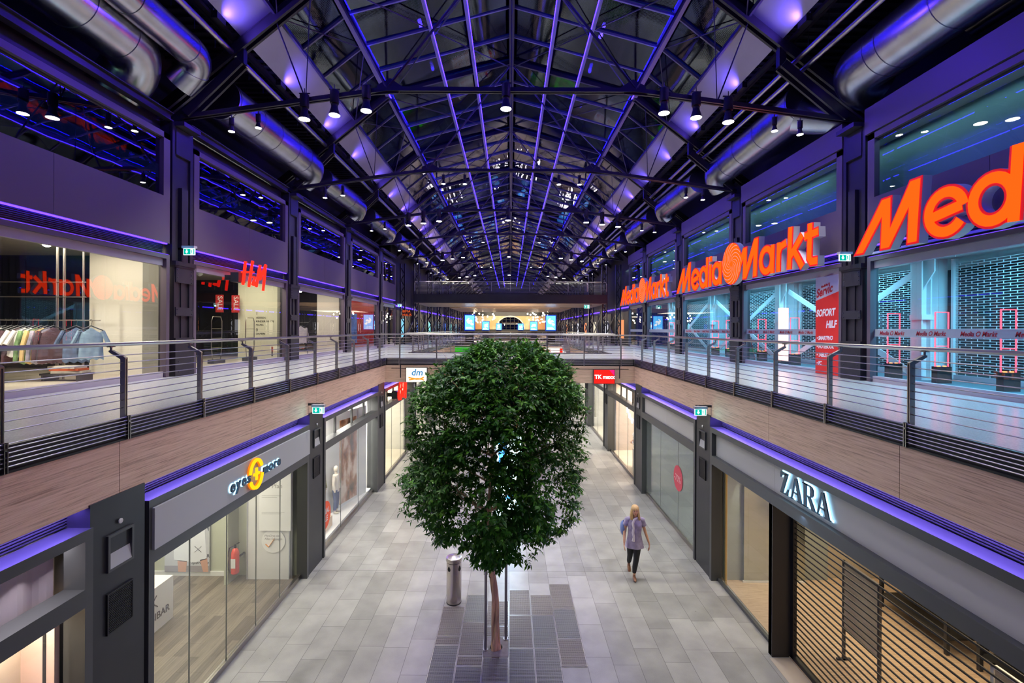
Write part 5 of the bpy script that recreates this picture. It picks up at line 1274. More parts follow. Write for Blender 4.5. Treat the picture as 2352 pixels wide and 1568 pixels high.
for i in range(9):
    o = MB().box(-.02, .02, -.12, .12, 0, 2.3).build('striped_panel', M_lilac if i % 2 else M_frame); o.location = (-8.35, 29.7+.33*i, ZF+.012); tag(o, 'upright %s panel in the last left gallery bay, %s of nine' % ('lilac' if i % 2 else 'grey', ORD[i]), 'panel')
# right interiors: vestibule with white bracing and brick pattern shutters
M_teal_floor = mat('teal_mat', (.06, .16, .20), .5)
M_cyw = mat('white_painted_steel', (.80, .86, .88), .45)
struct('floor', MB().box(8.25, 12.5, -3, 33, ZF, ZF+.012), M_teal_floor)
struct('ceiling', MB().box(8.25, 12.5, -3, 33, 7.55, 7.6), M_white)
struct('wall_right', MB().box(12.5, 12.6, -3, 33, ZF, 7.6), mat('dark_shop_depth', (.01, .02, .03), .6))
CY = (.17, .66, 1.0)
for i, (a, b_) in enumerate(segR):
    a = max(a, 2.0)
    light('AREA', (9.35, (a+b_)/2, 7.5), (270, 230, 210, 170, 110)[i]*(b_-a)/5, CY, 1.4, (b_-a)*.8)
def brick_shutter(y0, y1, label):
    t = thing('roller_shutter', label, 'roller shutter', (10.5, y0, ZF)); L = y1-y0
    h = MB(); v = MB(); rows = 46; dz = 2.62/rows
    for r in range(rows+1): h.box(-.008, .008, 0, L, .12+r*dz-.0045, .12+r*dz+.0045)
    for r in range(rows):
        y = (.14 if r % 2 else .0)
        while y < L: v.box(-.006, .006, y-.006, y+.006, .12+r*dz, .12+(r+1)*dz); y += .28
    h.build('horizontal_rods', M_cyw, t); v.build('link_pieces', M_cyw, t)
    MB().box(-.05, .05, 0, L, .02, .12).build('bottom_bar', M_lilac, t)
    MB().box(-.06, .06, -.06, 0, 0, 2.85).box(-.06, .06, L, L+.06, 0, 2.85).build('guide_rail', M_cyw, t)
ycr = [YC[k]-.3 for k in range(0, 5)]
for k in range(1, 5):
    yc = ycr[k] if k < 5 else 0
    t = thing('steel_column', 'white painted inner column behind the right gallery glass, %s from the camera' % ORD[k-1], 'column', (9.65, yc-.1, ZF+.012))
    MB().box(-.10, .10, -.03, .03, 0, 2.85).box(-.12, -.09, -.14, .14, 0, 2.85).box(.09, .12, -.14, .14, 0, 2.85).build('shaft', M_cyw, t)
    MB().box(-.14, .14, -.17, .17, 0, .06).box(-.14, .14, -.17, .17, 1.40, 1.52).build('collar', M_cyw, t)
    MB().prism([(-.35, 2.88), (-.35, 2.5), (.0, 2.05), (.22, 2.1), (.22, 2.88)], lambda u, v, tt: (tt, u, v), -.015, .015).build('gusset_plate', M_cyw, t)
    p = thing('wall_pier', 'pale fluted wall pier between shutters behind the right gallery glass, %s from the camera' % ORD[k-1], 'pier', (10.2, yc+.25, ZF+.012))
    MB().box(-.35, .38, 0, .2, 0, 2.88).build('body', M_cyw, p)
    for q in range(3): MB().box(-.33+q*.24, -.30+q*.24, -.02, 0, 0, 2.88).build('flute', M_cyw, p)
brick_shutter(1.2, ycr[1]-.35+.3, 'brick pattern roller shutter at the right photo edge')
for k in range(1, 4):
    brick_shutter(ycr[k]+.6, ycr[k+1]+.1, 'brick pattern roller shutter, %s bay of the right gallery' % ORD[k])
    b = thing('cross_bracing', 'white X shaped bracing behind the glass, %s bay of the right gallery' % ORD[k], 'bracing', (9.65, ycr[k]-.1, ZF))
    for q, (za, zb_) in enumerate(((2.5, .1), (.1, 2.5))): MB().bar((.03*q, .24, za), (.03*q, 5.4, zb_), .02, .16).build('brace', M_cyw, b)

# red glowing security gates
M_redn = emat('pink_red_neon', (1.0, .05, .09), 4.5)
def neon_gate(x, y, label, k=1.0, w=.30):
    t = thing('security_gate', label, 'security gate', (x, y, ZF+.012))
    MB().box(-w/2-.01, w/2+.01, -.07, .07, 0, .36).build('base', M_black, t)
    b = MB().box(-w/2, -w/2+.012, -.012, .012, .36, 1.55).box(w/2-.012, w/2, -.012, .012, .36, 1.55).box(-w/2, w/2, -.012, .012, 1.54, 1.555).box(-w/2, w/2, -.012, .012, .80, .812).box(-w/2, w/2, -.012, .012, 1.16, 1.172)
    b.build('neon_frame', M_redn, t)
    MB().box(-.09, -.04, -.02, .02, .36, .375).box(.04, .09, -.02, .02, .36, .375).build('indicator', emat('orange_red_dot', (1, .15, .05), 8), t)
GP = [(9.45, 9.05, 'red glowing security gate at the right photo edge'), (9.45, 10.45, 'red glowing security gate in front of the first white inner column'), (9.2, 11.0+.45, 'red glowing security gate close to the frame of the nearest right bay'),
      (9.3, 13.7, 'red glowing security gate in the banner bay, nearer one'), (9.3, 15.6, 'red glowing security gate in the banner bay, farther one'),
      (9.35, 17.72, 'red glowing security gate by the sandwich board'), (9.2, 20.0, 'red glowing security gate in the third bay, left of the board'), (9.2, 21.4, 'red glowing security gate in the third bay, farthest'), (9.2, 25.3, 'red glowing security gate in the fourth bay, nearer'), (9.2, 27.2, 'red glowing security gate in the fourth bay, farther')]
for x, y, lb in GP: neon_gate(x, y, lb)
t = thing('display_tower', 'bright pink white lit display tower in the banner bay', 'display', (9.30, 16.25, ZF+.012))
MB().box(-.15, .15, -.1, .1, 0, .1).build('base', M_black, t); MB().box(-.13, .13, -.08, .08, .1, 1.9).build('lit_body', emat('pink_white_panel', (1, .55, .5), 2.2), t)
# banner
bn = thing('banner', 'tall red service banner with white lettering behind the right gallery glass', 'banner', (8.178, 12.78, ZF+.02))
MB().box(0, .008, -.94, 0, 0, 2.54).build('sheet', mat('banner_red2', (.62, .02, .015), .55, emit=(.8, .02, .01), estr=.12), bn)
MB().prism([(0, 2.54), (-.94, 2.54), (-.94, 2.12), (0, 1.92)], lambda u, v, tt: (-tt, u, v), .001, .002).build('white_field', mat('banner_lilac', (.60, .55, .66), .55), bn)
g2 = lambda oy, oz, sh=.22: (lambda x, y, z: (-.004-z, -oy-x-y*sh, oz+y))
M_bw = mat('banner_white', (.85, .82, .84), .5, emit=(1, .95, .95), estr=.12); M_br = mat('banner_dark_red', (.55, .01, .02), .5)
def slanted(txt, oy, oz, size, m, xs=.8, rise=0.0, off=.006):
    text_part(txt, 'lettering', m, bn, lambda x, y, z: (-.004-z, -oy-x-y*.15, oz+y+rise*x), size=size, extrude=.001, offset=off, xs=xs)
slanted('Servic', .03, 2.00, .31, M_br, .84, .20, .010); slanted('MediaMarkt', .22, 2.24, .09, M_br, .8, .20, .003)
slanted('SOFORT', .03, 1.50, .25, M_bw, .77, .03, .010); slanted('HILF', .42, 1.20, .25, M_bw, .82, .03, .010)
for i, w_ in enumerate(('\u2022 SMARTPHO', '\u2022 NOTEBOOK', '\u2022 TABLET', '\u2022 PC')): slanted(w_, .05, .88-.22*i, .145, M_bw, .75, .02, .005)
# sandwich board
sb = thing('sandwich_board', 'sandwich board with red frame and green stripe in the third right bay', 'sandwich board', (8.9, 18.25, ZF+.012), .5)
for q in (-1, 1):
    o = MB(); o.prism([(-.32, 0), (.32, 0), (.32, 1.05), (-.32, 1.05)], lambda u, v, tt, q=q: (u, q*(.28-.26*v/1.05)+tt, v), -.012, .012).build('panel', mat('board_dark', (.05, .09, .12), .4), sb)
    r = MB()
    for (a, b_) in (((-.32, 0), (-.32, 1.05)), ((.32, 0), (.32, 1.05)), ((-.32, 1.05), (.32, 1.05))): r.bar((a[0], q*(.28-.26*a[1]/1.05), a[1]), (b_[0], q*(.28-.26*b_[1]/1.05), b_[1]), .035)
    r.build('frame', mat('board_frame', (.35, .06, .06), .4), sb)
for s_, y_, z_ in ((1, 15.0, 6.75),):
    t = thing('exit_sign', 'small green exit sign behind the shutter of the banner bay', 'exit sign', (10.3, 15.0, 6.55))
    MB().box(-.18, .18, -.02, .02, 0, .16).build('housing', M_dark, t); MB().box(-.17, .17, -.026, -.02, .01, .15).build('face', emat('bright_green_face', (.02, .9, .25), 3), t); MB().prism([(-.12, .10), (-.02, .10), (-.07, .03)], lambda u, v, tt: (u, -.028-tt*.001, v), 0, 1).build('arrow', M_wht, t)
# ================================================================ FAR END
# third level bridge with soffit
struct('floor', MB().box(-7.0, 7.0, 34.8, 41.0, 8.22, 8.32), M_dark)
struct('ceiling', MB().box(-7.0, 7.0, 34.8, 41.0, 7.68, 7.76), M_soffit)
trim(MB().box(-7.0, 7.0, 34.7, 34.8, 7.70, 8.34), M_dark)
trim(MB().box(-5.2, 5.2, 41.0, 50.0, 7.60, 7.66).box(-5.2, 5.2, 50, 50.1, 7.6, 8.4), M_soffit)
t = railing('thin railing of the high crossing bridge under the roof', (-7.0, 34.75, 8.34), -pi/2, 14.0, [i*1.4 for i in range(11)], 0, 0, low=False)
def kiosk(x, y, z, h, label, w=.95):
    t = thing('digital_display', label, 'digital display', (x, y, z))
    MB().box(-w/2+.1, w/2-.1, -.06, .06, 0, h*.43).build('stand', M_black, t)
    MB().box(-w/2, w/2, -.08, .08, h*.42, h).build('housing', mat('blue_black_housing', (.01, .02, .06), .3, emit=(.01, .06, .9), estr=.5), t)
    a = w/2-.07
    MB().box(-a, a, -.088, -.08, h*.45, h-.08).build('screen', emat('sky_screen', (.10, .50, 1.0), 2.6), t)
    g = MB(); random.seed(int(abs(x)*100+y))
    for i in range(14):
        yy = random.uniform(-.5, .5)*a; zz = random.uniform(.62, .85)*h; r = random.uniform(.06, .14)*w
        g.prism([(yy+r*cos(2*pi*q/10), zz+r*.7*sin(2*pi*q/10)) for q in range(10)], lambda u, v, tt: (u, -.089-.0002*i-tt, v), 0, .0002)
    g.build('screen_picture', emat('white_screen_print', (.85, .95, 1), 2.4), t)
    g = MB()
    for i in range(3): g.box(-a*.8, a*(.8-.2*i), -.0893, -.0885, h*.42+.12+i*.08, h*.42+.15+i*.08)
    g.build('screen_text', emat('white_screen_print', (.85, .95, 1), 2.4), t)
KX = [(-3.55, 41.8, 2.42, 'nearest left'), (3.55, 41.8, 2.42, 'nearest right'), (-3.45, 67, 2.3, 'middle left'), (3.30, 67, 2.3, 'middle right'), (-2.2, 92, 2.3, 'far left'), (2.0, 92, 2.3, 'far right')]
for x, y, h, lb in KX: kiosk(x, y, ZF, h, 'tall blue digital display on the far footbridges, %s' % lb, .95*(1 if y < 50 else (1.15 if y < 80 else 1.2)))
# arch wall at the end
aw = MB(); yE = 104; n = 20; R = 3.15
pts = [(R*cos(pi*i/n), ZF+1.1+R*.92*sin(pi*i/n)) for i in range(n+1)]
mural = bpy.data.materials.new('beige_mural'); mural.use_nodes = True; _nt = mural.node_tree
_n = _nt.nodes.new('ShaderNodeTexNoise'); _n.inputs['Scale'].default_value = .25; _n.inputs['Detail'].default_value = 3; _tc = _nt.nodes.new('ShaderNodeTexCoord'); _cr = _nt.nodes.new('ShaderNodeValToRGB')
_cr.color_ramp.elements[0].position = .47; _cr.color_ramp.elements[0].color = (.62, .48, .28, 1); _cr.color_ramp.elements[1].position = .53; _cr.color_ramp.elements[1].color = (.66, .34, .14, 1)
_nt.links.new(_tc.outputs['Object'], _n.inputs['Vector']); _nt.links.new(_n.outputs[0], _cr.inputs[0]); _nt.links.new(_cr.outputs[0], _nt.nodes['Principled BSDF'].inputs['Base Color'])
for i in range(n):
    a, b_ = pts[i], pts[i+1]
    aw.add([(a[0], yE, a[1]), (b_[0], yE, b_[1]), (b_[0], yE, 8.7), (a[0], yE, 8.7), (a[0], yE+.4, a[1]), (b_[0], yE+.4, b_[1]), (b_[0], yE+.4, 8.7), (a[0], yE+.4, 8.7)], [(0, 1, 2, 3), (7, 6, 5, 4), (0, 4, 5, 1)])
aw.box(-9, -R, yE, yE+.4, ZF, 8.7).box(R, 9, yE, yE+.4, ZF, 8.7)
struct('wall_back', aw, mural)
trim(MB().box(-9, 9, yE-.1, yE, 8.7, 16.0).box(-9, 9, yE-.05, yE, ZF, ZF+1.1), M_dark)
arch = MB()
arch.path([(p[0], yE-.05, p[1]) for p in pts], .14, 8); trim(arch, mat('pale_arch_trim', (.6, .6, .55), .5))
wnd = MB()
for i in range(-3, 4): wnd.box(i*.9-.04, i*.9+.04, yE+.3, yE+.36, ZF, ZF+4)
for i in range(5): wnd.box(-3.1, 3.1, yE+.3, yE+.36, ZF+.8*i, ZF+.8*i+.07)
win_n[0] += 1; w = struct('window_%d' % win_n[0], wnd, M_black)
MB().box(-3.1, 3.1, yE+.38, yE+.40, ZF, ZF+4.2).build('pane', glass('dark_end_glass', (.1, .12, .14), 1.5, .1), w)
light('AREA', (0, 98, 9.5), 1600, (1, .82, .55), 12, 3, rot=(radians(35), 0, 0))
struct('wall_left', MB().box(-8.4, -8.3, 33, 104, ZF, 13), M_deck); struct('wall_right', MB().box(8.6, 8.7, 33, 104, ZF, 13), M_deck)
struct('wall_left', MB().box(-9.1, -9, 33.0, 118, -0.1, 4), M_deck); struct('wall_right', MB().box(9.0, 9.1, 33, 118, -.1, 4), M_deck)
struct('wall_back', MB().box(-9, 9, 118, 118.2, 0, 12), M_deck)
# lattice columns
def lattice(x, y, label):
    t = thing('lattice_column', label, 'column', (x, y, ZF)); H = 5.9
    for q in (-1, 1):
        MB().box(q*.16-.04, q*.16+.04, -.12, .12, 0, H).build('leg', M_truss, t)
    l = MB(); z = .2; sg = 1
    while z < 5.4: l.bar((-.13*sg, 0, z), (.13*sg, 0, z+.45), .02, .06); z += .45; sg = -sg
    l.build('lacing', M_truss, t)
    return t
L0 = None
for s in (-1, 1):
    for k in range(0, 9):
        for j, xx in enumerate((6.9, 7.9)):
            y = 35.0+5.85*k
            lb = 'dark lattice column in the %s %s row beyond the gallery shops, %s from the camera' % (sname(s), ('inner', 'outer')[j], ORD[k])
            if L0 is None: L0 = lattice(s*xx, y, lb)
            else: dup(L0, (s*xx, y, ZF), label=lb)
    # far shops glow: lit windows and violet strips
    for k in range(0, 8):
        y0 = 34+5.85*k
        o = MB().box(s*(8.22 if s < 0 else 8.52), s*(8.30 if s < 0 else 8.60), y0+.3, y0+5.4, 7.42, 7.50).build('light_strip', M_led2); tag(o, 'violet light strip of the far %s gallery, %s segment' % (sname(s), ORD[k]), 'light strip')
        b = MB()
        b.bar((s*7.9, y0+1.2, ZF+.1), (s*7.9, y0+6.8, ZF+2.6), .05, .12).bar((s*7.9, y0+6.8, ZF+.1), (s*7.9, y0+1.2, ZF+2.6), .05, .12)
        o = b.build('cross_bracing', M_steel); tag(o, 'dark X bracing between the far %s columns, %s bay' % (sname(s), ORD[k]), 'bracing')
        c = [(.25, .7, 1.0), (.9, .8, .6), (.1, .25, 1.0), (1, .35, .15), (.3, .9, .9), (.9, .9, 1)][(k*2+(s > 0)*3) % 6]
        t = thing('shop_window', 'small lit shop window far along the %s gallery, %s from the camera' % (sname(s), ORD[k]), 'shop window', (s*(8.28 if s < 0 else 8.58), y0+2.9, ZF))
        MB().box(-.02, .02, -2.3, 2.3, .0, 2.5).build('frame', M_dark, t)
        MB().box(-s*.04-.01, -s*.04+.01, -1.0, .6, .5, 1.9).build('lit_display', emat('lit_display_%d' % ((k*2+(s > 0)*3) % 6), c, 1.0), t)
# orange lettered sign glimpsed on the left
o = thing('illuminated_sign', 'small dim orange sign on the first outer lattice column at the far left', 'sign', (-7.52, 34.865, 6.75))
MB().box(-.4, .4, -.02, .02, 0, .42).build('panel', mat('dark_sign', (.05, .02, .02), .5), o); text_part('BIMA\nHAUS', 'lettering', emat('dim_orange', (1, .16, .03), .8), o, lambda x, y, z: (-.36+x, -.03-z, .24+y), size=.26, extrude=.001)
# green and white signs on the far fascia of the second void
t = thing('illuminated_sign', 'bright green sign with disc and letters on the second footbridge fascia', 'sign', (-3.2, 40.93, 3.80)); 
MB().box(-1.9, 2.4, -.02, .05, 0, .50).build('panel', mat('green_panel_dark', (.0, .10, .0), .4, emit=(.02, .6, .0), estr=.10), t)
gm = emat('green_neon', (.06, 1, .01), 2.0)
MB().box(-1.9, .10, -.035, -.02, .06, .44).build('green_bar', emat('green_bar_lit', (.03, .7, .01), .55), t)
MB().prism([(.62+.22*cos(2*pi*q/20), .25+.22*sin(2*pi*q/20)) for q in range(20)], lambda u, v, tt: (u, -.03-tt, v), 0, .01).build('disc', gm, t)
text_part('DIGMA', 'lettering', gm, t, lambda x, y, z: (.92+x, -.03-z, .13+y), size=.36, extrude=.005, offset=.008, xs=1.15)
t = thing('illuminated_sign', 'white sign with red lettering on the second footbridge fascia, right of the crown', 'sign', (2.9, 40.93, 3.75))
MB().box(-1.4, 1.7, -.05, .05, 0, .50).build('panel', emat('white_sign_lit', (1, .92, .85), 1.1), t)
rm = emat('red_ink_lit', (1, .03, .01), 1.0)
text_part('M\u00fcller Markt', 'lettering', rm, t, lambda x, y, z: (-1.3+x, -.055-z, .14+y), size=.36, extrude=.002, offset=.004)
MB().box(1.35, 1.6, -.06, -.055, .05, .45).box(.9, 1.6, -.06, -.055, .02, .07).build('emblem', rm, t)
for y_ in (55, 82): trim(MB().box(-7.9, 7.9, y_-.1, y_+.1, 8.98 if y_ == 55 else 9.08, 9.25), M_truss)
# chandeliers of bare bulbs
M_bulb = emat('warm_bulb', (1, .78, .5), 60)
for cx, nm in ((-3.0, 'left'), (3.1, 'right')):
    random.seed(int(cx*10)+50)
    t = thing('chandelier', 'cluster of bare glowing bulbs hanging over the far hall, %s' % nm, 'chandelier', (cx, 55, 8.9))
    MB().lathe([(.0, .08), (.5, .06), (.5, 0), (.0, 0)], (0, 0, 0), 18).build('ceiling_plate', M_black, t)
    for i in range(16):
        x, y, z = random.uniform(-1.4, 1.4), random.uniform(-1, 1), -1.1-random.uniform(0, .9)
        MB().tube((x*.3, y*.3, 0), (x, y, z), .012, 4).build('cord', M_black, t)
        MB().ell((x, y, z-.07), (.075, .075, .09), 8, 6).build('bulb', M_bulb, t)
for cx, nm in ((-4.3, 'left'), (4.6, 'right')):
    random.seed(int(cx*10)+90)
    t = thing('chandelier', 'second farther cluster of bulbs before the arch wall, %s' % nm, 'chandelier', (cx, 82, 9.0))
    MB().lathe([(.0, .08), (.5, .06), (.5, 0), (.0, 0)], (0, 0, 0), 18).build('ceiling_plate', M_black, t)
    for i in range(12):
        x, y, z = random.uniform(-1.6, 1.6), random.uniform(-1, 1), -1.3-random.uniform(0, .7)
        MB().tube((x*.3, y*.3, 0), (x, y, z), .012, 4).build('cord', M_black, t); MB().ell((x, y, z-.07), (.10, .10, .10), 8, 6).build('bulb', M_bulb, t)
# hall lights far away (lamps of further trusses)
for k in range(4):
    light('AREA', (0, 45+14*k, 7.4), 160, (1, .85, .65), 4, 4)
light('SPOT', (0, 36.5, 4.8), 500, (1, .82, .6), .2, spot=150, blend=.9, target=(0, 37.5, 7.7))  # unseen uplight added only to brighten the timber soffit
for y in (20.3,):
    light('AREA', (0, y, 3.75), 60, (1, .92, .8), 5, 2)
# lit kiosk on the ground behind the tree
t = thing('digital_display', 'very bright white and blue display standing on the floor right behind the tree', 'digital display', (-.02, 13.9, 0))
MB().box(-.42, .42, -.12, .12, 0, 2.9).build('housing', M_dark, t)
MB().box(-.36, .36, -.135, -.12, .25, 2.8).build('screen', emat('cool_white_screen', (.65, .85, 1), 7), t)
MB().box(-.30, -.05, -.14, -.135, 1.9, 2.6).box(-.1, .2, -.14, -.135, .9, 1.2).build('screen_picture', emat('blue_screen_patch', (.05, .3, 1), 5), t)
light('AREA', (-.02, 13.5, 1.6), 90, (.75, .9, 1), .7, 2.4, rot=(pi/2, 0, 0))
# stairs / ramp railing behind right
t = thing('stair_flight', 'pale stair flank descending beyond the footbridge on the right', 'stair', (4.0, 36, 3.6))
MB().prism([(0, 1.0), (.35, 1.0), (-4.5, 0), (-4.5, -.3)], lambda u, v, tt: (tt, u, v), -.1, .1).build('flank', M_white, t)
for q in (0, -4.2): MB().box(-.06, .06, q-.06, q+.06, -3.6, .1).build('support_post', M_dark, t)
for i in range(12): MB().box(-.02, .02, -.3-i*.34, -.27-i*.34, .75-i*.075, 1.75-i*.075).build('baluster', M_rail, t)
# ================================================================ TREE
import numpy as np
M_bark = mat('ficus_bark', (.56, .37, .21), .75, var=.55, vscale=5, bump=.8, bscale=14, stretch=(2.5, 2.5, .5))
def leaf_material():
    m = bpy.data.materials.new('glossy_leaf'); m.use_nodes = True; nt = m.node_tree; b = nt.nodes['Principled BSDF']
    at = nt.nodes.new('ShaderNodeAttribute'); at.attribute_name = 'tone'; cr = nt.nodes.new('ShaderNodeValToRGB')
    e = cr.color_ramp.elements; e[0].position = 0; e[0].color = (.014, .060, .006, 1); e[1].position = 1; e[1].color = (.17, .46, .03, 1)
    x = e.new(.6); x.color = (.035, .16, .012, 1)
    nt.links.new(at.outputs['Fac'], cr.inputs[0]); nt.links.new(cr.outputs[0], b.inputs['Base Color'])
    b.inputs['Roughness'].default_value = .42; b.inputs['Specular IOR Level'].default_value = .32
    tr = nt.nodes.new('ShaderNodeBsdfTranslucent'); tr.inputs[0].default_value = (.05, .16, .01, 1)
    mx = nt.nodes.new('ShaderNodeMixShader'); mx.inputs[0].default_value = .22; out = nt.nodes['Material Output']
    nt.links.new(b.outputs[0], mx.inputs[1]); nt.links.new(tr.outputs[0], mx.inputs[2]); nt.links.new(mx.outputs[0], out.inputs[0]); return m
M_leaf = leaf_material()
TX, TY = -.24, 8.66
tree = thing('tree', 'tall potted style ficus tree with dense dark green crown in the hall centre', 'tree', (TX, TY, 0))
tree['label'] = 'tall slender tree with dense dark green crown in the middle of the hall'
rng = random.Random(21)
# trunk, slightly wavy with three twisted strands
zt = [0.0, .3, .6, .9, 1.2, 1.6, 2.0, 2.5, 3.0, 3.4, 3.8, 4.2, 4.6]
tx = lambda z: .03*sin(z*2.1)+(-.10 if z > 2 else -.05*z)*1.0
tb = MB()
for q in range(3):
    pts = []; rs = []
    for i in range(40):
        z = 4.2*i/39; a = z*2.3+2*pi*q/3; rr = .042*(1-z/5.5)
        pts.append((tx(z)+rr*cos(a), .02*sin(z*1.7)+rr*sin(a), z)); rs.append(.044*(1-z/6)+(.02 if z < .15 else 0)*(1-z/.15))
    tb.path(pts, .05, 9, rs=rs)
tb.build('trunk', M_bark, tree, True, ang=60)
br = MB(); tips = []
def branch(p, d, r, L, depth):
    pts = [p]; rs = [r]; n = 5; q = Vector(p); dd = Vector(d).normalized()
    for i in range(n):
        dd = (dd+Vector((rng.uniform(-.22, .22), rng.uniform(-.22, .22), rng.uniform(-.05, .18)))).normalized(); q = q+dd*L/n; pts.append(tuple(q)); rs.append(r*(1-.13*(i+1)))
    br.path(pts, r, 6, rs=rs)
    if depth > 0:
        for k in range(3):
            i = rng.choice((2, 3, 4, 5)); dv = (dd+Vector((rng.uniform(-1, 1), rng.uniform(-1, 1), rng.uniform(-.2, .7)))*.8).normalized()
            branch(pts[i], dv, rs[i]*.62, L*.62, depth-1)
    else: tips.append(q)
for z, n in ((1.55, 3), (2.0, 3), (2.5, 4), (3.0, 4), (3.5, 4), (3.9, 4), (4.2, 4)):
    for k in range(n):
        a = rng.uniform(0, 2*pi)+2*pi*k/n
        branch((tx(z), 0, z), (cos(a), sin(a), .55 if z > 2 else .25), .022 if z > 1.6 else .012, (1.1 if z > 2.2 else .8) if z > 1.6 else .5, 2)
br.build('branches', M_bark, tree, True)
# crown outline from the photograph: height, left radius, right radius (about x = -0.04 from the trunk)
PR = [(1.40, .10, .06), (1.50, .32, .28), (1.60, .48, .62), (1.74, .50, .78), (1.86, .34, .70), (1.93, .85, .62), (2.0, 1.10, .95), (2.2, 1.32, 1.30), (2.4, 1.48, 1.44), (2.7, 1.66, 1.52), (2.9, 1.74, 1.55), (3.1, 1.70, 1.57), (3.35, 1.50, 1.56),
      (3.7, 1.50, 1.50), (4.0, 1.50, 1.48), (4.3, 1.50, 1.56), (4.6, 1.40, 1.58), (4.85, 1.22, 1.46), (5.05, .98, 1.30), (5.25, .66, 1.08), (5.42, .34, .84), (5.52, .05, .6)]
def radii(z):
    if z <= PR[0][0]: return PR[0][1], PR[0][2]
    for a, b_ in zip(PR, PR[1:]):
        if z <= b_[0]:
            f = (z-a[0])/(b_[0]-a[0]); return a[1]+(b_[1]-a[1])*f, a[2]+(b_[2]-a[2])*f
    return 0.02, .3
from mathutils import noise as mnoise
V = []; Fc = []; TN = []
def leaf(c, d, up, L, w, tone):
    side = d.cross(up)
    if side.length < 1e-3: return
    side.normalize(); nrm = side.cross(d).normalized(); n = len(V)
    m1 = c+d*L*.45-nrm*L*.03; tip = c+d*L-nrm*L*.16
    V.extend([c, m1+side*w*.5+nrm*w*.16, m1-side*w*.5+nrm*w*.16, tip, m1]); Fc.extend([(n, n+4, n+1), (n, n+2, n+4), (n+4, n+3, n+1), (n+4, n+2, n+3)]); TN.extend([tone]*5)
cnt = 0; att = 0
while cnt < 7600 and att < 150000:
    att += 1
    z = rng.uniform(1.42, 5.5); a = rng.uniform(0, 2*pi)
    rl, rr = radii(z); c, s_ = cos(a), sin(a)
    shell = rng.random()**(.38 if z > 4.2 else .5)
    ry = (rl+rr)/2*(.95)
    zz = CAMZ-(CAMZ-z)*TY/(TY+s_*ry*shell)
    if zz < 1.42 or zz > 5.56: continue
    rl, rr = radii(zz); rx = (rr if c > 0 else rl)*(TY+s_*ry*shell)/TY
    lump = 1+.13*mnoise.noise(Vector((c*2.2, s_*2.2, z*1.6)))
    px_, py_ = c*rx*shell*lump-.02, s_*ry*shell*lump
    if rng.random() > (max(rl, rr)/1.6)**.8: continue
    # natural gaps in the lower two thirds
    g = mnoise.noise(Vector((px_*1.5+3, py_*1.5, z*1.7)))
    core = sqrt(px_**2+py_**2)
    if z < 4.45 and g > .10 and rng.random() < .88: continue
    if z < 4.3 and core < .85 and rng.random() < .8: continue
    if z > 4.95 and shell < .6: continue
    ctr = Vector((px_, py_, z)); out = Vector((px_, py_, (z-3.6)*.35+.05)).normalized()
    k = rng.randint(6, 9); tone0 = rng.uniform(.1, .75)+(.12 if g > .05 else 0)
    tw = (out+Vector((rng.uniform(-.5, .5), rng.uniform(-.5, .5), rng.uniform(-.6, .2)))).normalized()
    for i in range(k):
        base = ctr+tw*(i*.018)
        d = (tw*.6+Vector((rng.uniform(-1, 1), rng.uniform(-1, 1), rng.uniform(-.75, .35)))).normalized()
        L = rng.uniform(.068, .118)
        leaf(base, d, (out*.5+Vector((0, 0, 1))), L, L*.46, min(1, max(0, tone0+rng.uniform(-.15, .25))))
    cnt += 1
me = bpy.data.meshes.new('foliage'); me.from_pydata([tuple(v) for v in V], [], Fc); me.update()
at = me.attributes.new('tone', 'FLOAT', 'POINT'); at.data.foreach_set('value', np.array(TN, dtype='f')); me.materials.append(M_leaf)
fo = bpy.data.objects.new('foliage', me); COL.objects.link(fo); fo.parent = tree; fo['kind'] = 'stuff'
me.polygons.foreach_set('use_smooth', [True]*len(me.polygons))
# supporting posts
for i, (x, y) in enumerate(((-.42, 8.62), (-.055, 8.92))):
    p = thing('support_post', 'round grey steel support post %s of the tree trunk' % ('left' if i == 0 else 'right'), 'post', (x, y, .016))
    MB().tube((0, 0, 0), (0, 0, 2.0), .026, 14).build('pole', mat('grey_post', (.25, .25, .27), .35, .8), p, True)
    MB().tube((0, 0, 0), (0, 0, .01), .05, 14).build('foot_plate', M_rail, p)
# second, farther tree
t2 = thing('tree', 'second tree farther back, only its crown top showing over the footbridge', 'tree', (.4, 27.5, 0))
MB().path([(0, 0, 0), (.03, 0, 2), (0, 0, 4)], .07, 8).build('trunk', M_bark, t2, True)
V = []; Fc = []; TN = []
for i in range(700):
    d = Vector((rng.gauss(0, 1), rng.gauss(0, 1), rng.gauss(0, 1))).normalized(); ctr = Vector((0, 0, 3.9))+Vector((d.x*1.5, d.y*1.5, d.z*1.35))*rng.random()**.3
    for k in range(5):
        dd = Vector((rng.uniform(-1, 1), rng.uniform(-1, 1), rng.uniform(-.7, .5))).normalized(); leaf(ctr, dd, Vector((0, 0, 1))+d*.5, .13, .065, rng.uniform(.1, .6))
me = bpy.data.meshes.new('foliage'); me.from_pydata([tuple(v) for v in V], [], Fc); me.update()
at = me.attributes.new('tone', 'FLOAT', 'POINT'); at.data.foreach_set('value', np.array(TN, dtype='f')); me.materials.append(M_leaf)
fo = bpy.data.objects.new('foliage', me); COL.objects.link(fo); fo.parent = t2; fo['kind'] = 'stuff'
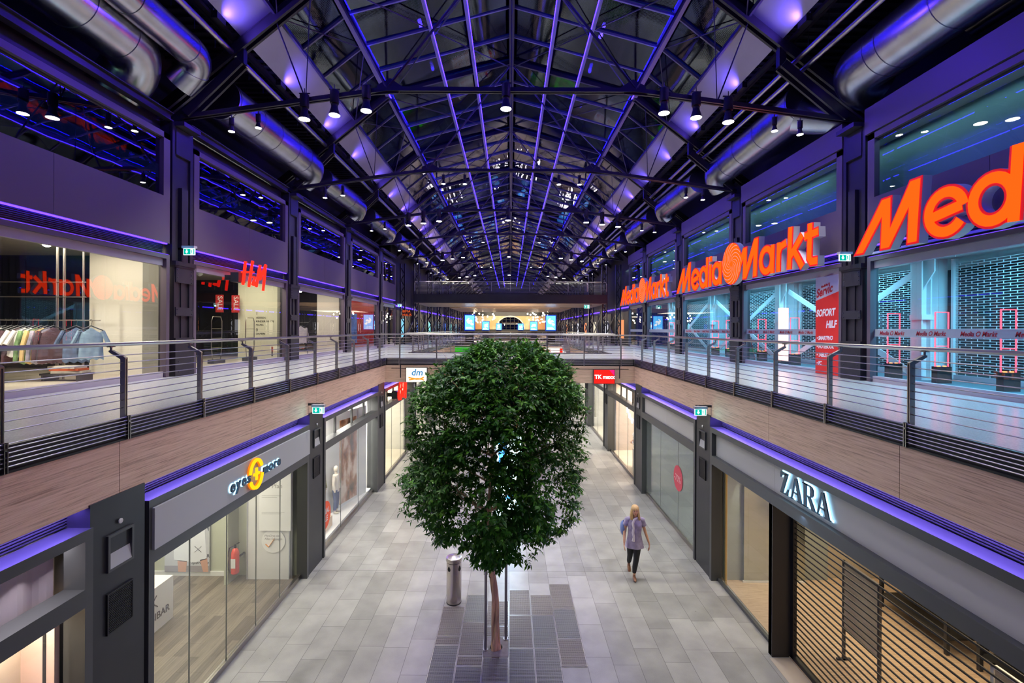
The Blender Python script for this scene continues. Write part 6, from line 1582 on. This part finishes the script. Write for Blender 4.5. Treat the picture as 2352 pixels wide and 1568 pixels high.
# ================================================================ PERSON
M_skin = mat('skin', (.62, .33, .21), .5); M_tunic = mat('lilac_tunic', (.34, .29, .44), .8, var=.25, vscale=9); M_legs = mat('black_leggings', (.012, .012, .014), .7)
M_hair = mat('blonde_hair', (.66, .42, .18), .5, var=.3, vscale=30, stretch=(6, 6, 1), bump=.4, bscale=60)
def skinned(name, joints, edges, parent, m, sub=2, root=0):
    me = bpy.data.meshes.new(name); me.from_pydata([j[0] for j in joints], edges, []); me.update()
    o = bpy.data.objects.new(name, me); COL.objects.link(o)
    sk = o.modifiers.new('skin', 'SKIN'); me = o.data
    for i, j in enumerate(joints):
        r = j[1] if isinstance(j[1], tuple) else (j[1], j[1]); sv = me.skin_vertices[0].data[i]; sv.radius = r; sv.use_root = (i == root); sv.use_loose = False
    ss = o.modifiers.new('sub', 'SUBSURF'); ss.levels = sub; ss.render_levels = sub
    bpy.context.view_layer.update()
    ev = bpy.data.meshes.new_from_object(o.evaluated_get(bpy.context.evaluated_depsgraph_get()))
    bpy.data.objects.remove(o); ev.name = name
    ev.polygons.foreach_set('use_smooth', [True]*len(ev.polygons)); ev.materials.clear(); ev.materials.append(m)
    r = bpy.data.objects.new(name, ev); COL.objects.link(r); r.parent = parent; return r
PX, PYY = 2.93, 11.15
pe = thing('person', 'person walking with long blonde hair, lilac tunic, black leggings and blue shoulder bag', 'person', (PX, PYY, 0), radians(-6))
# facing -Y; her right side is at -X
J = [((0, 0, .92), (.13, .10)), ((0, .0, 1.06), (.115, .085)), ((0, -.01, 1.22), (.13, .095)), ((0, -.01, 1.36), (.125, .085)), ((.0, -.02, 1.44), (.055, .055)), ((.0, -.035, 1.50), (.048, .048)), ((.0, -.055, 1.575), (.065, .078)), ((0, -.055, 1.66), (.062, .078)),
     # legs: front planted leg (her left, +X slightly), trailing leg behind
     ((.075, 0, .86), .085), ((.03, -.06, .48), .055), ((.0, -.05, .28), .050), ((-.01, -.03, .09), .033),
     ((-.08, .02, .86), .085), ((-.09, .10, .48), .054), ((-.08, .30, .27), .046), ((-.07, .44, .16), .032),
     # arms
     ((.16, -.01, 1.37), .050), ((.23, .03, 1.13), .038), ((.30, -.03, .92), .030), ((.325, -.05, .84), .022),
     ((-.16, -.01, 1.37), .050), ((-.23, .02, 1.13), .038), ((-.25, -.10, .93), .030), ((-.255, -.13, .85), .022)]
Ed = [(0, 1), (1, 2), (2, 3), (3, 4), (4, 5), (5, 6), (6, 7), (0, 8), (8, 9), (9, 10), (10, 11), (0, 12), (12, 13), (13, 14), (14, 15), (3, 16), (16, 17), (17, 18), (18, 19), (3, 20), (20, 21), (21, 22), (22, 23)]
skinned('body', J, Ed, pe, M_skin)
def hand(cx, cy_, cz, s):
    H = [((-s*.004, .004, .025), (.020, .022)), ((0, 0, -.045), (.014, .032)), ((0, 0, -.075), (.011, .034))]; E_ = [(0, 1), (1, 2)]
    for k, (dy, L, cv) in enumerate(((-.028, .062, .012), (-.009, .072, .016), (.010, .068, .018), (.028, .052, .02))):
        i = len(H); H += [((s*-.004, dy, -.09), .0085), ((s*-.008-s*cv*.3, dy*1.05, -.09-L*.55), .008), ((s*-.012-s*cv, dy*1.05, -.09-L), .0065)]; E_ += [(2, i), (i, i+1), (i+1, i+2)]
    i = len(H); H += [((0, -.038, -.045), .010), ((s*-.008, -.058, -.075), .0085), ((s*-.012, -.062, -.105), .007)]; E_ += [(1, i), (i, i+1), (i+1, i+2)]
    H = [((p[0]+cx, p[1]+cy_, p[2]+cz), r) for p, r in H]; return skinned('hand', H, E_, pe, M_skin, 1)
hand(.327, -.052, .845, 1); hand(-.257, -.133, .855, -1)
# face features
fb = MB(); fb.ell((0, -.075, 1.60), (.068, .082, .105), 20, 14); fb.ell((0, -.158, 1.585), (.012, .016, .022), 8, 6)
for q in (-1, 1): fb.ell((q*.068, -.06, 1.595), (.012, .018, .028), 8, 6)
fb.build('head', M_skin, pe, True, ang=80)
ey = MB()
for q in (-1, 1): ey.ell((q*.027, -.146, 1.612), (.012, .008, .006), 8, 6)
ey.build('eyes', M_black, pe, True)
MB().ell((0, -.150, 1.548), (.022, .008, .006), 10, 6).build('mouth', mat('lips', (.5, .12, .10), .5), pe, True)
eb = MB()
for q in (-1, 1): eb.bar((q*.014, -.153, 1.630), (q*.042, -.142, 1.632), .004, .006)
eb.build('eyebrows', mat('brown_brow', (.2, .11, .05), .7), pe)
# hair: cap plus long strands
hb = MB(); hb.ell((0, -.046, 1.645), (.090, .106, .092), 20, 12)
hr = random.Random(4)
for i in range(90):
    a = radians(hr.uniform(-42, 222)); r0 = .078; x0, y0 = r0*cos(a), -.035+r0*1.05*sin(a); L = hr.uniform(.30, .46)
    pts = [(x0*.75, y0*.75, 1.70), (x0*1.08, y0*1.08+.0, 1.62), (x0*1.2+hr.uniform(-.01, .01), y0*1.1+.01, 1.50), (x0*1.35+hr.uniform(-.02, .02), y0*1.15+.02, 1.66-L*.75), (x0*1.35+hr.uniform(-.04, .04), y0*1.2+.03, 1.66-L)]
    hb.path(pts, .012, 5, rs=[.010, .014, .015, .012, .004])
hb.build('hair', M_hair, pe, True, ang=80)
# tunic: lofted rings
tn = MB(); rings = [(.74, .215, .155, .0), (.80, .20, .15, .0), (.92, .175, .14, 0), (1.05, .150, .115, 0), (1.18, .160, .120, -.01), (1.30, .172, .120, -.01), (1.385, .165, .095, -.01), (1.43, .090, .070, -.015)]
n = 28; vs = []
for z, rx, ry, oy in rings:
    for i in range(n):
        a = 2*pi*i/n; fl = 1+(.05*sin(a*6+z*5) if z < 1.0 else 0); vs.append((rx*cos(a)*fl, oy+ry*sin(a)*fl, z))
fs = [(k*n+i, k*n+(i+1) % n, (k+1)*n+(i+1) % n, (k+1)*n+i) for k in range(len(rings)-1) for i in range(n)]
tn.add(vs, fs); tn.build('tunic', M_tunic, pe, True, ang=80)
sl = MB()
for q in (-1, 1): sl.path([(q*.10, -.01, 1.40), (q*.17, -.01, 1.375), (q*.215, .015, 1.24)], .06, 12, rs=[.055, .064, .058])
sl.build('sleeves', M_tunic, pe, True, ang=80)
lg = MB()
lg.path([(.07, 0, .90), (.05, -.03, .68), (.03, -.06, .48), (.0, -.05, .28), (-.01, -.03, .15)], .08, 14, rs=[.098, .085, .064, .058, .042])
lg.path([(-.075, .02, .90), (-.085, .06, .68), (-.09, .10, .48), (-.08, .30, .27), (-.073, .40, .19)], .08, 14, rs=[.098, .084, .062, .054, .040]); lg.build('leggings', M_legs, pe, True, ang=80)
M_shoe = mat('brown_shoe', (.20, .085, .04), .5)
def shoe(x, y, z, pitch):
    b = MB(); b.ell((0, -.05, .03), (.042, .13, .035), 14, 8); b.ell((0, .03, .05), (.034, .05, .045), 12, 8)
    b.xf(Matrix.Translation((x, y, z)) @ Matrix.Rotation(pitch, 4, 'X')); b.build('shoe', M_shoe, pe, True, ang=80)
shoe(-.01, -.05, .008, 0); shoe(-.07, .43, .075, radians(48))
# scarf end and bag
sc = MB(); sc.path([(.05, -.06, 1.45), (-.02, -.105, 1.41), (-.06, -.125, 1.33), (-.045, -.14, 1.22), (-.06, -.14, 1.12), (-.04, -.15, 1.02), (-.055, -.155, .93)], .03, 8, rs=[.02, .028, .03, .022, .03, .024, .034]); sc.build('scarf', mat('pale_scarf', (.70, .64, .70), .8), pe, True)
bg = MB(); bg.ell((-.245, .12, 1.12), (.075, .15, .17), 16, 10); bg.path([(-.20, .0, 1.40), (-.25, .08, 1.30), (-.25, .12, 1.22)], .012, 6).build('shoulder_bag', mat('blue_bag', (.12, .17, .38), .6), pe, True, ang=80)

# ================================================================ GROUPS OF LOOK-ALIKES
GR = {'pendant_spotlight': 'spotlights hanging from the roof trusses', 'roof_truss': 'black roof trusses across the hall', 'floodlight': 'small blue floodlights along the reflector strips',
      'lattice_column': 'dark lattice columns of the far galleries', 'column': 'anthracite clad ground floor columns', 'steel_column': 'riveted and painted steel columns of the galleries', 'exit_sign': 'green exit signs',
      'air_duct': 'silver air ducts under the roof slopes', 'railing': 'steel railings along the galleries and footbridges', 'light_strip': 'violet light strips over the gallery shopfronts', 'digital_display': 'blue digital displays',
      'security_gate': 'security gates inside the shop entrances', 'roller_shutter': 'brick pattern roller shutters behind the right gallery glass', 'shop_front': 'shopfronts of the ground floor and galleries', 'shop_window': 'small lit shop windows far away',
      'light_box_sign': 'light box signs on the footbridge fascia', 'chandelier': 'clusters of bare bulbs', 'cross_bracing': 'X bracings between columns', 'purlin': 'violet lit roof purlins', 'knee_beam': 'violet lit knee beams',
      'wall_pier': 'pale piers between the shutters', 'service_pipe': 'zinc pipes along the roof edges', 'mannequin': 'mannequins in the white window', 'spectacle_case': 'spectacle cases on the display cube', 'striped_panel': 'upright panels in the last left gallery bay',
      'ceiling_lamp': 'round ceiling disc lamps in the fourth left gallery bay', 'support_post': 'support posts beside the tree trunk', 'folded_garment': 'folded garments on the low bench', 'track_spotlight': 'track spotlights inside the left gallery shops'}
for o in list(bpy.data.objects):
    if o.parent is None and 'category' in o and 'group' not in o:
        b = o.name.split('.')[0]
        if b in GR: o['group'] = GR[b]
